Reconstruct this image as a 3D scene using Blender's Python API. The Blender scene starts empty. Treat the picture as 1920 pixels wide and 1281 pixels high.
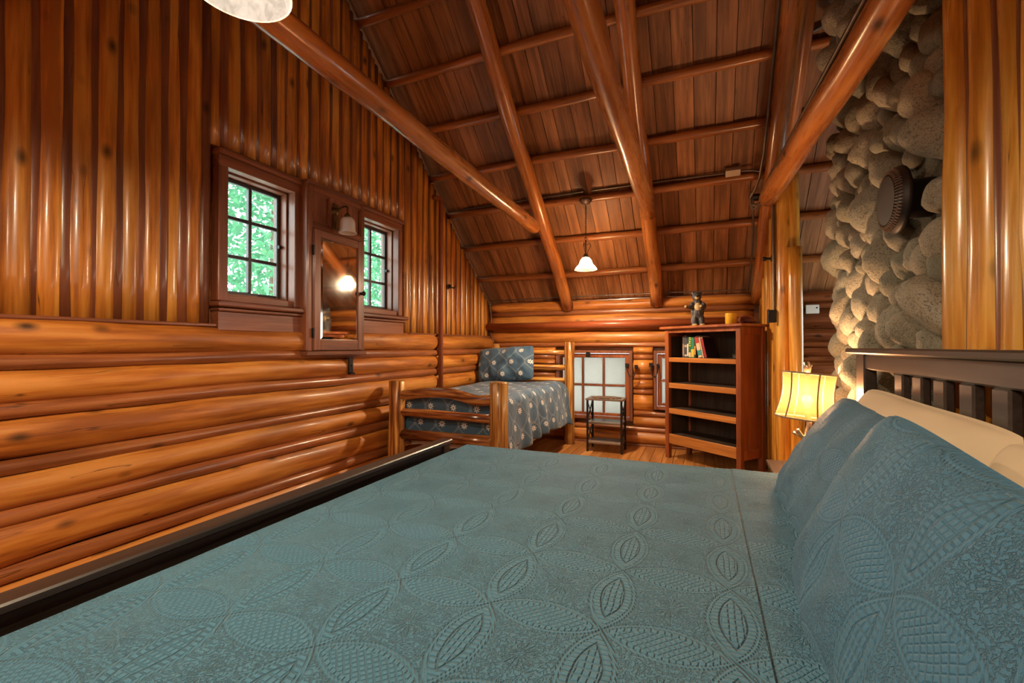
import bpy, bmesh, math, random
import numpy as np
from mathutils import Vector, Matrix, Quaternion, Euler, noise as mnoise
R = random.Random(7)
PI = math.pi
sc = bpy.context.scene
COL = sc.collection

# ---------------------------------------------------------------- camera, world, exposure
F = 845.0
YAW = math.atan(360 / 845.0); PITCH = math.atan(9 / 845.0); CAM_H = 1.08
cam = bpy.data.cameras.new('camera'); cam_o = bpy.data.objects.new('camera', cam); COL.objects.link(cam_o)
cam.sensor_width = 36.0; cam.lens = F / 1920 * 36.0; cam.clip_start = 0.02; cam.clip_end = 200
cam_o.location = (0, 0, CAM_H); cam_o.rotation_euler = (PI / 2 + PITCH, 0, YAW)
sc.camera = cam_o
sc.view_settings.view_transform = 'Standard'; sc.view_settings.look = 'None'
sc.view_settings.gamma = 1.0; sc.view_settings.use_curve_mapping = False
sc.view_settings.exposure = 0.45
w = bpy.data.worlds.new('sky'); sc.world = w; w.use_nodes = True
bg = w.node_tree.nodes['Background']; bg.inputs[0].default_value = (0.84, 0.95, 1.0, 1); bg.inputs[1].default_value = 6.0
sun = bpy.data.lights.new('sun', 'SUN'); sun.energy = 9.0; sun.angle = 0.02; sun.color = (1, .95, .85)
sun_o = bpy.data.objects.new('sun', sun); COL.objects.link(sun_o); sun_o.rotation_euler = (math.radians(38), math.radians(22), 0)

# ---------------------------------------------------------------- constants of the room
XL = -2.487; YB = 5.117; XR = 0.80; XA = 1.75; YF = -2.7
SL = 0.85; RIDGE = 1.2
def roof_z(y): return 1.841 + SL * (4.782 - y)
def roof_any(y): return roof_z(y) if y >= RIDGE else roof_z(2 * RIDGE - y)
NRM = Vector((0, SL, 1)).normalized()

# ---------------------------------------------------------------- materials
def newmat(name):
    m = bpy.data.materials.new(name); m.use_nodes = True
    nt = m.node_tree; b = nt.nodes['Principled BSDF']
    return m, nt, b
class N:
    """small helper for shader maths"""
    def __init__(s, nt): s.nt = nt
    def m(s, op, a, b=None, c=None, clamp=False):
        n = s.nt.nodes.new('ShaderNodeMath'); n.operation = op; n.use_clamp = clamp
        for i, v in enumerate((a, b, c)):
            if v is None: continue
            if isinstance(v, (int, float)): n.inputs[i].default_value = v
            else: s.nt.links.new(v, n.inputs[i])
        return n.outputs[0]
    def mix(s, f, a, b):
        n = s.nt.nodes.new('ShaderNodeMix'); n.data_type = 'RGBA'
        for k, v in ((0, f), (6, a), (7, b)):
            if isinstance(v, (int, float)): n.inputs[k].default_value = v
            elif isinstance(v, tuple): n.inputs[k].default_value = (*v, 1) if len(v) == 3 else v
            else: s.nt.links.new(v, n.inputs[k])
        return n.outputs[2]
    def noise(s, vec, scale, detail=3, rough=.55, dist=0.0):
        n = s.nt.nodes.new('ShaderNodeTexNoise'); n.inputs['Scale'].default_value = scale
        n.inputs['Detail'].default_value = detail; n.inputs['Roughness'].default_value = rough; n.inputs['Distortion'].default_value = dist
        if vec is not None: s.nt.links.new(vec, n.inputs['Vector'])
        return n.outputs[0]
    def vor(s, vec, scale, feat='F1', rnd=1.0):
        n = s.nt.nodes.new('ShaderNodeTexVoronoi'); n.feature = feat; n.inputs['Scale'].default_value = scale
        n.inputs['Randomness'].default_value = rnd
        s.nt.links.new(vec, n.inputs['Vector']); return n
    def mapping(s, vec, scale=(1, 1, 1), loc=(0, 0, 0), rot=(0, 0, 0)):
        n = s.nt.nodes.new('ShaderNodeMapping'); n.inputs['Scale'].default_value = scale
        n.inputs['Location'].default_value = loc; n.inputs['Rotation'].default_value = rot
        s.nt.links.new(vec, n.inputs['Vector']); return n.outputs[0]
    def ramp(s, f, stops):
        n = s.nt.nodes.new('ShaderNodeValToRGB'); e = n.color_ramp.elements
        while len(e) < len(stops): e.new(.5)
        for k, (p, c) in enumerate(stops):
            e[k].position = p; e[k].color = (*c, 1) if len(c) == 3 else c
        s.nt.links.new(f, n.inputs[0]); return n.outputs[0]
    def coord(s, kind='Object', rnd=True):
        t = s.nt.nodes.new('ShaderNodeTexCoord').outputs[kind]
        if not rnd: return t
        oi = s.nt.nodes.new('ShaderNodeObjectInfo').outputs['Random']
        cb = s.nt.nodes.new('ShaderNodeCombineXYZ')
        for k, f in enumerate((37., 91., 53.)): s.nt.links.new(s.m('MULTIPLY', oi, f), cb.inputs[k])
        a = s.nt.nodes.new('ShaderNodeVectorMath'); a.operation = 'ADD'
        s.nt.links.new(t, a.inputs[0]); s.nt.links.new(cb.outputs[0], a.inputs[1]); return a.outputs[0]
    def bump(s, h, strength, dist, bsdf):
        n = s.nt.nodes.new('ShaderNodeBump'); n.inputs['Strength'].default_value = strength; n.inputs['Distance'].default_value = dist
        s.nt.links.new(h, n.inputs['Height']); s.nt.links.new(n.outputs[0], bsdf.inputs['Normal'])
    def sep(s, v):
        n = s.nt.nodes.new('ShaderNodeSeparateXYZ'); s.nt.links.new(v, n.inputs[0]); return n.outputs
    def comb(s, x, y, z=0.0):
        n = s.nt.nodes.new('ShaderNodeCombineXYZ')
        for k, v in enumerate((x, y, z)):
            if isinstance(v, (int, float)): n.inputs[k].default_value = v
            else: s.nt.links.new(v, n.inputs[k])
        return n.outputs[0]

def wood(name, dark, mid, light, rough=.32, axis=0, grain=14., knots=1.0, coat=.35, cracks=True, vary=.35, bump=.25, contrast=1.5):
    """varnished timber whose grain runs along one local axis"""
    m, nt, b = newmat(name); n = N(nt)
    co = n.coord()
    def stretch(a, c):
        s = [c, c, c]; s[axis] = a; return n.mapping(co, tuple(s))
    g1 = n.noise(stretch(1.0, grain), 1.0, 4, .6, .4)
    g2 = n.noise(stretch(2.2, grain * 4.2), 1.0, 3, .6)
    g = n.m('ADD', .5, n.m('MULTIPLY', n.m('SUBTRACT', n.m('ADD', n.m('MULTIPLY', g1, .6), n.m('MULTIPLY', g2, .4)), .5), contrast))
    col = n.ramp(g, [(.36, dark), (.5, mid), (.62, light)])
    bl = n.noise(stretch(1.6, 5.), 1.0, 3)
    col = n.mix(n.m('MULTIPLY', n.m('SUBTRACT', bl, .48, clamp=True), 2.2, clamp=True), col, tuple(x * .55 for x in dark))
    if knots > 0:
        v = n.vor(stretch(4.2, 7.5), 1.0)
        cs = n.sep(v.outputs['Color'])
        gate = n.m('GREATER_THAN', cs[0], 1 - .42 * knots)
        k = n.m('MULTIPLY', n.m('SUBTRACT', 1.0, n.m('SMOOTH_MIN', n.m('MULTIPLY', v.outputs['Distance'], 5.0), 1.0, .08), clamp=True), gate)
        col = n.mix(n.m('MULTIPLY', k, 1.25, clamp=True), col, tuple(x * .13 for x in mid))
    if cracks:
        c = n.noise(stretch(.7, 22.), 1.0, 2, .5, .2)
        ck = n.m('MULTIPLY', n.m('SUBTRACT', 1.0, n.m('MULTIPLY', n.m('ABSOLUTE', n.m('SUBTRACT', c, .60)), 130.), clamp=True), n.m('GREATER_THAN', n.noise(stretch(1.2, 3.), 1.0, 1), .50))
        col = n.mix(n.m('MULTIPLY', ck, .8), col, tuple(x * .15 for x in dark))
    oi = nt.nodes.new('ShaderNodeObjectInfo').outputs['Random']
    hv = nt.nodes.new('ShaderNodeHueSaturation')
    nt.links.new(n.m('ADD', 1 - vary / 2, n.m('MULTIPLY', oi, vary)), hv.inputs['Value']); nt.links.new(col, hv.inputs['Color'])
    nt.links.new(hv.outputs[0], b.inputs['Base Color'])
    nt.links.new(n.m('ADD', rough - .06, n.m('MULTIPLY', g2, .14)), b.inputs['Roughness'])
    b.inputs['Coat Weight'].default_value = coat; b.inputs['Coat Roughness'].default_value = .16
    n.bump(n.m('ADD', g, n.m('MULTIPLY', n.noise(stretch(5., 9.), 1.0, 2), .8)), bump, .008, b)
    return m
def plain(name, c, rough=.5, metal=0., coat=0., noise_amt=.15, nscale=30., bump=0.):
    m, nt, b = newmat(name); n = N(nt)
    f = n.noise(n.coord(), nscale, 3)
    nt.links.new(n.mix(f, tuple(x * (1 - noise_amt) for x in c), tuple(min(1, x * (1 + noise_amt)) for x in c)), b.inputs['Base Color'])
    b.inputs['Roughness'].default_value = rough; b.inputs['Metallic'].default_value = metal; b.inputs['Coat Weight'].default_value = coat
    if bump: n.bump(f, bump, .004, b)
    return m
def glow(name, c, strength, trans=.35, tcol=None, emit=1.0):
    """lamp glass: part see-through, part translucent, lit from within"""
    m = bpy.data.materials.new(name); m.use_nodes = True; nt = m.node_tree; nt.nodes.clear(); n = N(nt)
    out = nt.nodes.new('ShaderNodeOutputMaterial'); em = nt.nodes.new('ShaderNodeEmission')
    f = n.noise(n.coord(), 24., 4, .6, 1.2)
    nt.links.new(n.ramp(f, [(.38, tuple(x * .62 for x in c)), (.5, tuple(x * .85 for x in c)), (.64, c)]), em.inputs[0]); em.inputs[1].default_value = strength
    tl = nt.nodes.new('ShaderNodeBsdfTranslucent'); tl.inputs[0].default_value = (*(tcol or c), 1)
    tp = nt.nodes.new('ShaderNodeBsdfTransparent'); tp.inputs[0].default_value = (*(tcol or c), 1)
    mx = nt.nodes.new('ShaderNodeMixShader'); mx.inputs[0].default_value = trans
    nt.links.new(tl.outputs[0], mx.inputs[1]); nt.links.new(tp.outputs[0], mx.inputs[2])
    ad = nt.nodes.new('ShaderNodeAddShader'); nt.links.new(mx.outputs[0], ad.inputs[0]); nt.links.new(em.outputs[0], ad.inputs[1])
    nt.links.new(ad.outputs[0], out.inputs[0]); return m

M = {}
M['log'] = wood('varnished_log', (.34, .098, .014), (.54, .182, .027), (.66, .27, .052), rough=.45, grain=9., coat=.12)
M['log_small'] = wood('stained_pole', (.23, .07, .022), (.34, .105, .030), (.42, .15, .045), rough=.34, grain=11., knots=.6)
M['pole_gold'] = wood('golden_pole', (.33, .105, .016), (.56, .20, .026), (.70, .31, .05), rough=.35, grain=10., knots=1.3)
M['pole_red'] = wood('red_pole', (.13, .040, .018), (.19, .058, .024), (.25, .08, .03), rough=.34, grain=10., knots=.3)
M['beam'] = wood('beam_log', (.28, .085, .018), (.42, .14, .028), (.50, .19, .045), rough=.27, grain=9., coat=.5)
M['purlin'] = wood('purlin_log', (.24, .075, .018), (.34, .11, .025), (.42, .155, .04), rough=.38, grain=10., knots=.6)
M['board'] = wood('roof_board', (.18, .070, .024), (.295, .118, .040), (.40, .172, .066), rough=.55, axis=1, grain=13., knots=0, coat=0., vary=.45, bump=.12)
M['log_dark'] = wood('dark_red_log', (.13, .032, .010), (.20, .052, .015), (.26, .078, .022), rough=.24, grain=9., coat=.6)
M['yellow_log'] = wood('yellow_log', (.46, .17, .018), (.66, .29, .035), (.80, .44, .085), rough=.28, grain=10., knots=1.2, coat=.5)
M['floor'] = wood('floor_plank', (.36, .13, .03), (.50, .20, .05), (.60, .27, .08), rough=.33, axis=1, grain=12., knots=.25)
M['trimwood'] = wood('reddish_trim', (.17, .055, .025), (.24, .078, .034), (.30, .105, .048), rough=.40, axis=1, grain=16., knots=0, coat=.15, cracks=False, vary=.15, bump=.08)
M['trimwood_z'] = wood('reddish_trim_upright', (.17, .055, .025), (.24, .078, .034), (.30, .105, .048), rough=.40, axis=2, grain=16., knots=0, coat=.15, cracks=False, vary=.15, bump=.08)
M['cab'] = wood('cherry_case', (.20, .050, .014), (.29, .074, .020), (.36, .10, .030), rough=.34, axis=2, grain=14., knots=0, coat=.3, cracks=False, vary=.12, bump=.08)
M['shelf'] = wood('pine_shelf', (.40, .14, .028), (.50, .185, .04), (.58, .24, .06), rough=.38, axis=0, grain=14., knots=.4, coat=.2, cracks=False, vary=.15, bump=.08)
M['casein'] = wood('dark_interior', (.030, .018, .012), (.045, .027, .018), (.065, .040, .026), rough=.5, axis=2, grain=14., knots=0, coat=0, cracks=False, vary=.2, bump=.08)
M['bedlog'] = wood('peeled_bed_log', (.15, .038, .009), (.50, .19, .032), (.74, .40, .10), rough=.3, grain=22., knots=1.2, coat=.35, contrast=1.8)
M['bedrail'] = wood('barky_bed_rail', (.09, .022, .008), (.30, .085, .02), (.56, .24, .07), rough=.24, grain=12., knots=.8, coat=.6, contrast=1.8)
M['espresso'] = wood('espresso_paint', (.030, .023, .020), (.038, .029, .026), (.050, .040, .036), rough=.36, axis=1, grain=20., knots=0, coat=.12, cracks=False, vary=.1, bump=.04)
M['pipe'] = plain('painted_pipe', (.33, .075, .022), .34, coat=.3)
M['pipe_v'] = plain('painted_pipe_dull', (.26, .07, .03), .42, coat=.15)
M['iron'] = plain('black_iron', (.012, .011, .012), .42, .4)
M['conduit'] = plain('grey_conduit', (.18, .15, .13), .42, .8)
M['galv'] = plain('galvanised_box', (.50, .47, .43), .4, .6)
M['white'] = plain('white_plastic', (.72, .70, .66), .45, noise_amt=.03)
M['brass'] = plain('aged_brass', (.16, .10, .045), .38, .8, noise_amt=.4)
M['bronze'] = plain('bronze_lamp', (.12, .075, .055), .45, .5, noise_amt=.3)
M['silver'] = plain('silver_branch', (.58, .46, .34), .25, .9, noise_amt=.25, nscale=60, bump=.5)
M['flue'] = plain('dark_flue_plate', (.012, .007, .006), .5, .1)
M['flue_slot'] = plain('worn_flue_edge', (.30, .22, .17), .35, .7)
M['blackmetal'] = plain('black_metal_tube', (.020, .018, .018), .38, .5)
M['greywood'] = wood('weathered_shelf', (.10, .062, .042), (.15, .098, .068), (.21, .14, .10), rough=.42, axis=0, grain=14., knots=0, coat=.15, cracks=False)
M['cream'] = plain('cream_pillowcase', (.66, .53, .37), .85, noise_amt=.06, nscale=6)
M['sheet'] = plain('off_white_sheet', (.62, .58, .54), .9, noise_amt=.05, nscale=5)
M['mattress'] = plain('mattress_ticking', (.60, .57, .52), .9, noise_amt=.05)
M['sconce_glass'] = plain('frosted_glass', (.80, .77, .76), .25, coat=.4, noise_amt=.03)
M['alabaster'] = glow('lit_alabaster', (1.0, .80, .58), .55, trans=.35, tcol=(.95, .86, .74))
M['alabaster_near'] = glow('lit_alabaster_near', (1.0, .84, .68), .62, trans=.02, tcol=(.30, .25, .20))
M['bulb'] = glow('lit_bulb', (1.0, .84, .62), 14., trans=.5)
M['bulb_soft'] = glow('frosted_bulb', (1.0, .80, .50), 0.15, trans=.9)
M['leaf_dark'] = plain('bush_leaf', (.16, .40, .15), .5, noise_amt=.5, nscale=1.5)

def mat_glass():
    m = bpy.data.materials.new('window_glass'); m.use_nodes = True; nt = m.node_tree; nt.nodes.clear()
    out = nt.nodes.new('ShaderNodeOutputMaterial'); t = nt.nodes.new('ShaderNodeBsdfTransparent'); t.inputs[0].default_value = (.93, .98, .96, 1)
    g = nt.nodes.new('ShaderNodeBsdfGlossy'); g.inputs['Roughness'].default_value = .03
    mx = nt.nodes.new('ShaderNodeMixShader'); mx.inputs[0].default_value = .06
    nt.links.new(t.outputs[0], mx.inputs[1]); nt.links.new(g.outputs[0], mx.inputs[2]); nt.links.new(mx.outputs[0], out.inputs[0]); return m
M['glass'] = mat_glass()
def mat_obscure():
    m = bpy.data.materials.new('obscure_glass'); m.use_nodes = True; nt = m.node_tree; nt.nodes.clear(); n = N(nt)
    out = nt.nodes.new('ShaderNodeOutputMaterial')
    t = nt.nodes.new('ShaderNodeBsdfTransparent'); t.inputs[0].default_value = (.85, .93, .90, 1)
    d = nt.nodes.new('ShaderNodeBsdfTranslucent'); d.inputs[0].default_value = (.40, .37, .325, 1)
    co = n.coord('Object', False); x, y, z = n.sep(co)
    p = n.m('MULTIPLY', n.m('SINE', n.m('MULTIPLY', n.m('ADD', x, n.m('MULTIPLY', z, .6)), 420.)), n.m('SINE', n.m('MULTIPLY', n.m('SUBTRACT', n.m('MULTIPLY', x, .5), z), 420.)))
    bm = nt.nodes.new('ShaderNodeBump'); bm.inputs['Strength'].default_value = .8; bm.inputs['Distance'].default_value = .004
    nt.links.new(p, bm.inputs['Height']); nt.links.new(bm.outputs[0], d.inputs['Normal'])
    g = nt.nodes.new('ShaderNodeBsdfGlossy'); g.inputs['Roughness'].default_value = .2; nt.links.new(bm.outputs[0], g.inputs['Normal'])
    m1 = nt.nodes.new('ShaderNodeMixShader'); m1.inputs[0].default_value = .06
    nt.links.new(d.outputs[0], m1.inputs[1]); nt.links.new(t.outputs[0], m1.inputs[2])
    m2 = nt.nodes.new('ShaderNodeMixShader'); m2.inputs[0].default_value = .05
    nt.links.new(m1.outputs[0], m2.inputs[1]); nt.links.new(g.outputs[0], m2.inputs[2]); nt.links.new(m2.outputs[0], out.inputs[0]); return m
M['obscure'] = mat_obscure()
def mat_mirror():
    m, nt, b = newmat('old_mirror'); n = N(nt)
    b.inputs['Metallic'].default_value = 1; co = n.coord()
    f = n.noise(n.mapping(co, (6, 6, 2)), 1.0, 4)
    nt.links.new(n.mix(f, (.62, .58, .52), (.86, .82, .74)), b.inputs['Base Color'])
    nt.links.new(n.m('ADD', .0, n.m('MULTIPLY', f, .10)), b.inputs['Roughness']); return m
M['mirror'] = mat_mirror()
def mat_stone():
    m, nt, b = newmat('river_stone'); n = N(nt); co = n.coord()
    f = n.noise(co, 1.3, 4); sp = n.noise(co, 17., 3, .75); pore = n.noise(co, 6., 4, .7)
    oi = nt.nodes.new('ShaderNodeObjectInfo').outputs['Random']
    base = n.ramp(oi, [(0., (.30, .31, .24)), (.35, (.40, .38, .29)), (.62, (.50, .45, .34)), (.85, (.31, .32, .26)), (1., (.56, .52, .41))])
    col = n.mix(n.m('MULTIPLY', n.m('SUBTRACT', f, .35, clamp=True), 1.6, clamp=True), base, (.26, .25, .19))
    col = n.mix(n.m('MULTIPLY', n.m('SUBTRACT', sp, .51, clamp=True), 6., clamp=True), col, (.075, .065, .045))
    col = n.mix(n.m('MULTIPLY', n.m('SUBTRACT', pore, .55, clamp=True), 4.5, clamp=True), col, (.15, .12, .085))
    nt.links.new(col, b.inputs['Base Color']); b.inputs['Roughness'].default_value = .62; b.inputs['Specular IOR Level'].default_value = .35
    n.bump(n.m('ADD', n.m('MULTIPLY', sp, .5), pore), .8, .012, b); return m
M['stone'] = mat_stone()
def mat_mortar():
    m, nt, b = newmat('sandy_mortar'); n = N(nt); co = n.coord('Object', False)
    f = n.noise(co, 7., 5); g = n.noise(co, 130., 2, .7)
    col = n.mix(f, (.17, .17, .13), (.30, .28, .21)); col = n.mix(n.m('MULTIPLY', n.m('SUBTRACT', g, .5, clamp=True), 4., clamp=True), col, (.06, .055, .04))
    nt.links.new(col, b.inputs['Base Color']); b.inputs['Roughness'].default_value = .9; n.bump(n.m('ADD', g, f), .9, .012, b); return m
M['mortar'] = mat_mortar()

def mat_quilt(name, ox, oy, sx, sy, c1, c2, seam=None, bd=.0078):
    """stitched overlapping-ring quilting, in object x/y"""
    m, nt, b = newmat(name); n = N(nt)
    co = n.coord('UV', False); x, y, z = n.sep(co)
    wob = n.noise(n.comb(x, y), 9., 2)
    x = n.m('ADD', x, n.m('MULTIPLY', n.m('SUBTRACT', wob, .5), .012)); y = n.m('ADD', y, n.m('MULTIPLY', n.m('SUBTRACT', n.noise(n.comb(y, x), 8., 2), .5), .012))
    u = n.m('DIVIDE', n.m('SUBTRACT', x, ox), sx); v = n.m('DIVIDE', n.m('SUBTRACT', y, oy), sy)
    qx = n.m('ABSOLUTE', n.m('SUBTRACT', n.m('FRACT', u), .5)); qy = n.m('ABSOLUTE', n.m('SUBTRACT', n.m('FRACT', v), .5))
    def ln(a, c): return n.m('SQRT', n.m('ADD', n.m('MULTIPLY', a, a), n.m('MULTIPLY', c, c)))
    e1 = n.m('SUBTRACT', .7071, ln(n.m('SUBTRACT', 1.0, qx), qy))     # lens lying along v
    e2 = n.m('SUBTRACT', .7071, ln(qx, n.m('SUBTRACT', 1.0, qy)))     # lens lying along u
    def pulse(e, c, wd): return n.m('SUBTRACT', 1.0, n.m('DIVIDE', n.m('ABSOLUTE', n.m('SUBTRACT', e, c)), wd), clamp=True)
    def gt(e, c): return n.m('GREATER_THAN', e, c)
    stitch = n.m('ADD', .55, n.m('MULTIPLY', .45, n.m('SINE', n.m('MULTIPLY', n.m('ADD', u, n.m('MULTIPLY', v, .7)), 170.))))
    g = None
    def add(t, k):
        nonlocal g
        t = n.m('MULTIPLY', t, k); g = t if g is None else n.m('ADD', g, t)
    for e in (e1, e2):
        add(n.m('MULTIPLY', pulse(e, 0.0, .018), stitch), 1.0)
        add(n.m('MULTIPLY', pulse(e, .035, .014), stitch), .9)
    add(pulse(e1, .105, .014), 1.0)
    hat = lambda a: n.m('POWER', n.m('ABSOLUTE', n.m('SINE', a)), 10.)
    d1 = hat(n.m('MULTIPLY', n.m('ADD', u, v), 46.)); d2 = hat(n.m('MULTIPLY', n.m('SUBTRACT', u, v), 46.))
    hh = hat(n.m('MULTIPLY', u, 60.)); hv = hat(n.m('MULTIPLY', v, 44.))
    add(n.m('MULTIPLY', n.m('MAXIMUM', hh, hv), gt(e1, .11)), .75)
    add(n.m('MULTIPLY', n.m('MAXIMUM', d1, d2), gt(e2, .075)), .6)
    rib = hat(n.m('MULTIPLY', v, 62.)); band = n.m('MULTIPLY', gt(e1, .04), n.m('LESS_THAN', e1, .10))
    add(n.m('MULTIPLY', rib, band), .8)
    band2 = n.m('MULTIPLY', gt(e2, .04), n.m('LESS_THAN', e2, .075))
    add(n.m('MULTIPLY', hat(n.m('MULTIPLY', u, 62.)), band2), .7)
    out = n.m('MULTIPLY', n.m('LESS_THAN', e1, 0.0), n.m('LESS_THAN', e2, 0.0))
    st = n.noise(n.comb(u, v), 26., 2, .6); stip = n.m('MULTIPLY', n.m('SUBTRACT', 1.0, n.m('MULTIPLY', n.m('ABSOLUTE', n.m('SUBTRACT', st, .5)), 14.), clamp=True), out)
    add(stip, .62)
    r0 = ln(qx, qy)                                             # little flower in the middle of each cell
    add(n.m('MULTIPLY', n.m('MULTIPLY', hat(n.m('MULTIPLY', n.m('ARCTAN2', qy, qx), 8.)), n.m('LESS_THAN', r0, .14)), gt(r0, .03)), .6)
    if seam is not None: add(n.m('SUBTRACT', 1.0, n.m('DIVIDE', n.m('ABSOLUTE', n.m('SUBTRACT', n.sep(co)[0], seam)), .004), clamp=True), 2.0)
    fine = n.noise(n.comb(u, v), 150., 2, .6)
    h = n.m('SUBTRACT', n.m('MULTIPLY', n.m('ADD', fine, n.m('MULTIPLY', st, .5)), .35), g)
    big = n.noise(n.comb(x, y), 2.2, 3)
    col = n.mix(big, c1, c2); col = n.mix(n.m('MULTIPLY', g, .22, clamp=True), col, tuple(k * .55 for k in c1))
    nt.links.new(col, b.inputs['Base Color']); b.inputs['Roughness'].default_value = .62
    b.inputs['Sheen Weight'].default_value = .25; b.inputs['Sheen Roughness'].default_value = .4; b.inputs['Sheen Tint'].default_value = (.6, .8, .85, 1)
    n.bump(h, 1.0, bd, b); return m
QC1, QC2 = (.064, .235, .395), (.082, .285, .455)
M['quilt'] = mat_quilt('teal_quilt', -.195, .925, .25, .268, QC1, QC2, seam=.115)
M['sham'] = mat_quilt('teal_sham', .05, .02, .235, .25, (.042, .165, .310), (.055, .200, .355), bd=.0038)
def mat_comforter():
    m, nt, b = newmat('slate_comforter'); n = N(nt)
    co = n.coord('UV', False); x, y, z = n.sep(co)
    u = n.m('DIVIDE', x, .205); v = n.m('DIVIDE', y, .26)
    cv = n.m('MULTIPLY', .25, n.m('COSINE', n.m('MULTIPLY', v, 2 * PI)))
    def dist_line(off): return n.m('ABSOLUTE', n.m('SUBTRACT', n.m('FRACT', n.m('ADD', n.m('SUBTRACT', u, cv if off > 0 else n.m('MULTIPLY', cv, -1.)), .5 if off > 0 else 0.)), .5))
    def lines(d):
        a = n.m('LESS_THAN', n.m('ABSOLUTE', n.m('SUBTRACT', d, .030)), .012); return a
    dash = n.m('GREATER_THAN', n.m('SINE', n.m('MULTIPLY', v, 130.)), -.5)
    ln_ = n.m('MULTIPLY', n.m('MAXIMUM', lines(dist_line(1)), lines(dist_line(-1))), dash)
    # stars in a staggered lattice
    def star(ou, ov):
        fx = n.m('MULTIPLY', n.m('SUBTRACT', n.m('FRACT', n.m('ADD', u, ou)), .5), .205); fy = n.m('MULTIPLY', n.m('SUBTRACT', n.m('FRACT', n.m('ADD', v, ov)), .5), .26)
        r = n.m('SQRT', n.m('ADD', n.m('MULTIPLY', fx, fx), n.m('MULTIPLY', fy, fy)))
        an = n.m('ARCTAN2', fy, fx)
        rad = n.m('ADD', .019, n.m('MULTIPLY', .010, n.m('COSINE', n.m('MULTIPLY', an, 8.))))
        return n.m('MULTIPLY', n.m('LESS_THAN', r, rad), n.m('GREATER_THAN', r, .0065))
    s = n.m('MAXIMUM', star(.5, .0), star(.0, .5))
    base = n.mix(n.noise(n.comb(x, y), 6., 3), (.036, .084, .150), (.052, .112, .185))
    col = n.mix(n.m('MULTIPLY', ln_, .85), base, (.36, .40, .42)); col = n.mix(s, col, (.80, .77, .72))
    nt.links.new(col, b.inputs['Base Color']); b.inputs['Roughness'].default_value = .7; b.inputs['Sheen Weight'].default_value = .2
    n.bump(n.noise(n.comb(x, y), 14., 3), .35, .02, b); return m
M['comforter'] = mat_comforter()
def mat_shade():
    m = bpy.data.materials.new('linen_shade'); m.use_nodes = True; nt = m.node_tree; nt.nodes.clear(); n = N(nt)
    out = nt.nodes.new('ShaderNodeOutputMaterial'); co = n.coord('Object', False); x, y, z = n.sep(co)
    wv = n.noise(n.mapping(co, (12, 12, 160)), 1.0, 3, .6); wv2 = n.noise(n.mapping(co, (220, 220, 14)), 1.0, 2)
    f = n.m('ADD', n.m('MULTIPLY', wv, .6), n.m('MULTIPLY', wv2, .4))
    col = n.ramp(f, [(.3, (.15, .072, .026)), (.7, (.23, .118, .046))])
    tl = nt.nodes.new('ShaderNodeBsdfTranslucent'); nt.links.new(col, tl.inputs[0])
    df = nt.nodes.new('ShaderNodeBsdfDiffuse'); nt.links.new(col, df.inputs[0])
    mx = nt.nodes.new('ShaderNodeMixShader'); mx.inputs[0].default_value = .35
    nt.links.new(tl.outputs[0], mx.inputs[1]); nt.links.new(df.outputs[0], mx.inputs[2])
    tp = nt.nodes.new('ShaderNodeBsdfTransparent'); m2 = nt.nodes.new('ShaderNodeMixShader'); m2.inputs[0].default_value = .30
    nt.links.new(mx.outputs[0], m2.inputs[1]); nt.links.new(tp.outputs[0], m2.inputs[2]); nt.links.new(m2.outputs[0], out.inputs[0]); return m
M['shade'] = mat_shade()
M['shade_band'] = plain('shade_braid', (.34, .25, .17), .8)
def mat_bear():
    m, nt, b = newmat('carved_fur'); n = N(nt); co = n.coord()
    f = n.noise(n.mapping(co, (90, 90, 30)), 1.0, 3, .6)
    nt.links.new(n.ramp(f, [(.35, (.020, .021, .025)), (.55, (.075, .073, .078)), (.75, (.22, .20, .19))]), b.inputs['Base Color'])
    b.inputs['Roughness'].default_value = .5; n.bump(f, .9, .006, b); return m
M['bear'] = mat_bear()
M['bear_tan'] = plain('tan_fur', (.52, .36, .17), .6, noise_amt=.4, nscale=80)
M['candle'] = plain('amber_glass_jar', (.78, .40, .02), .3, coat=.5, noise_amt=.4, nscale=110, bump=.6)
M['leather'] = plain('reddish_leather', (.13, .030, .018), .35, coat=.3, noise_amt=.3)
M['pale'] = plain('pale_stitch', (.6, .5, .4), .6)

# ---------------------------------------------------------------- geometry helpers
def link(o, parent=None):
    COL.objects.link(o)
    if parent is not None: o.parent = parent
    return o
def tag(o, label, cat, group=None):
    o['label'] = label; o['category'] = cat
    if group: o['group'] = group
    return o
def struct(o): o['kind'] = 'structure'; return o
def empty(name, loc=(0, 0, 0), rz=0., label=None, cat=None, group=None):
    o = bpy.data.objects.new(name, None); o.location = loc; o.rotation_euler = (0, 0, rz); link(o)
    if label: tag(o, label, cat, group)
    return o
def mesh(name, verts, faces, mat, parent=None, smooth=False, loc=None, rot=None, uvs=None):
    me = bpy.data.meshes.new(name); me.from_pydata([tuple(v) for v in verts], [], faces)
    if smooth: me.polygons.foreach_set('use_smooth', [True] * len(me.polygons))
    if uvs is not None:
        l = me.uv_layers.new(name='UVMap'); vi = np.zeros(len(me.loops), int); me.loops.foreach_get('vertex_index', vi)
        l.data.foreach_set('uv', np.asarray(uvs, float)[vi].ravel())
    me.materials.append(mat); me.update()
    o = bpy.data.objects.new(name, me)
    if loc is not None: o.location = loc
    if rot is not None:
        o.rotation_mode = 'QUATERNION'; o.rotation_quaternion = rot
    return link(o, parent)
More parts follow.
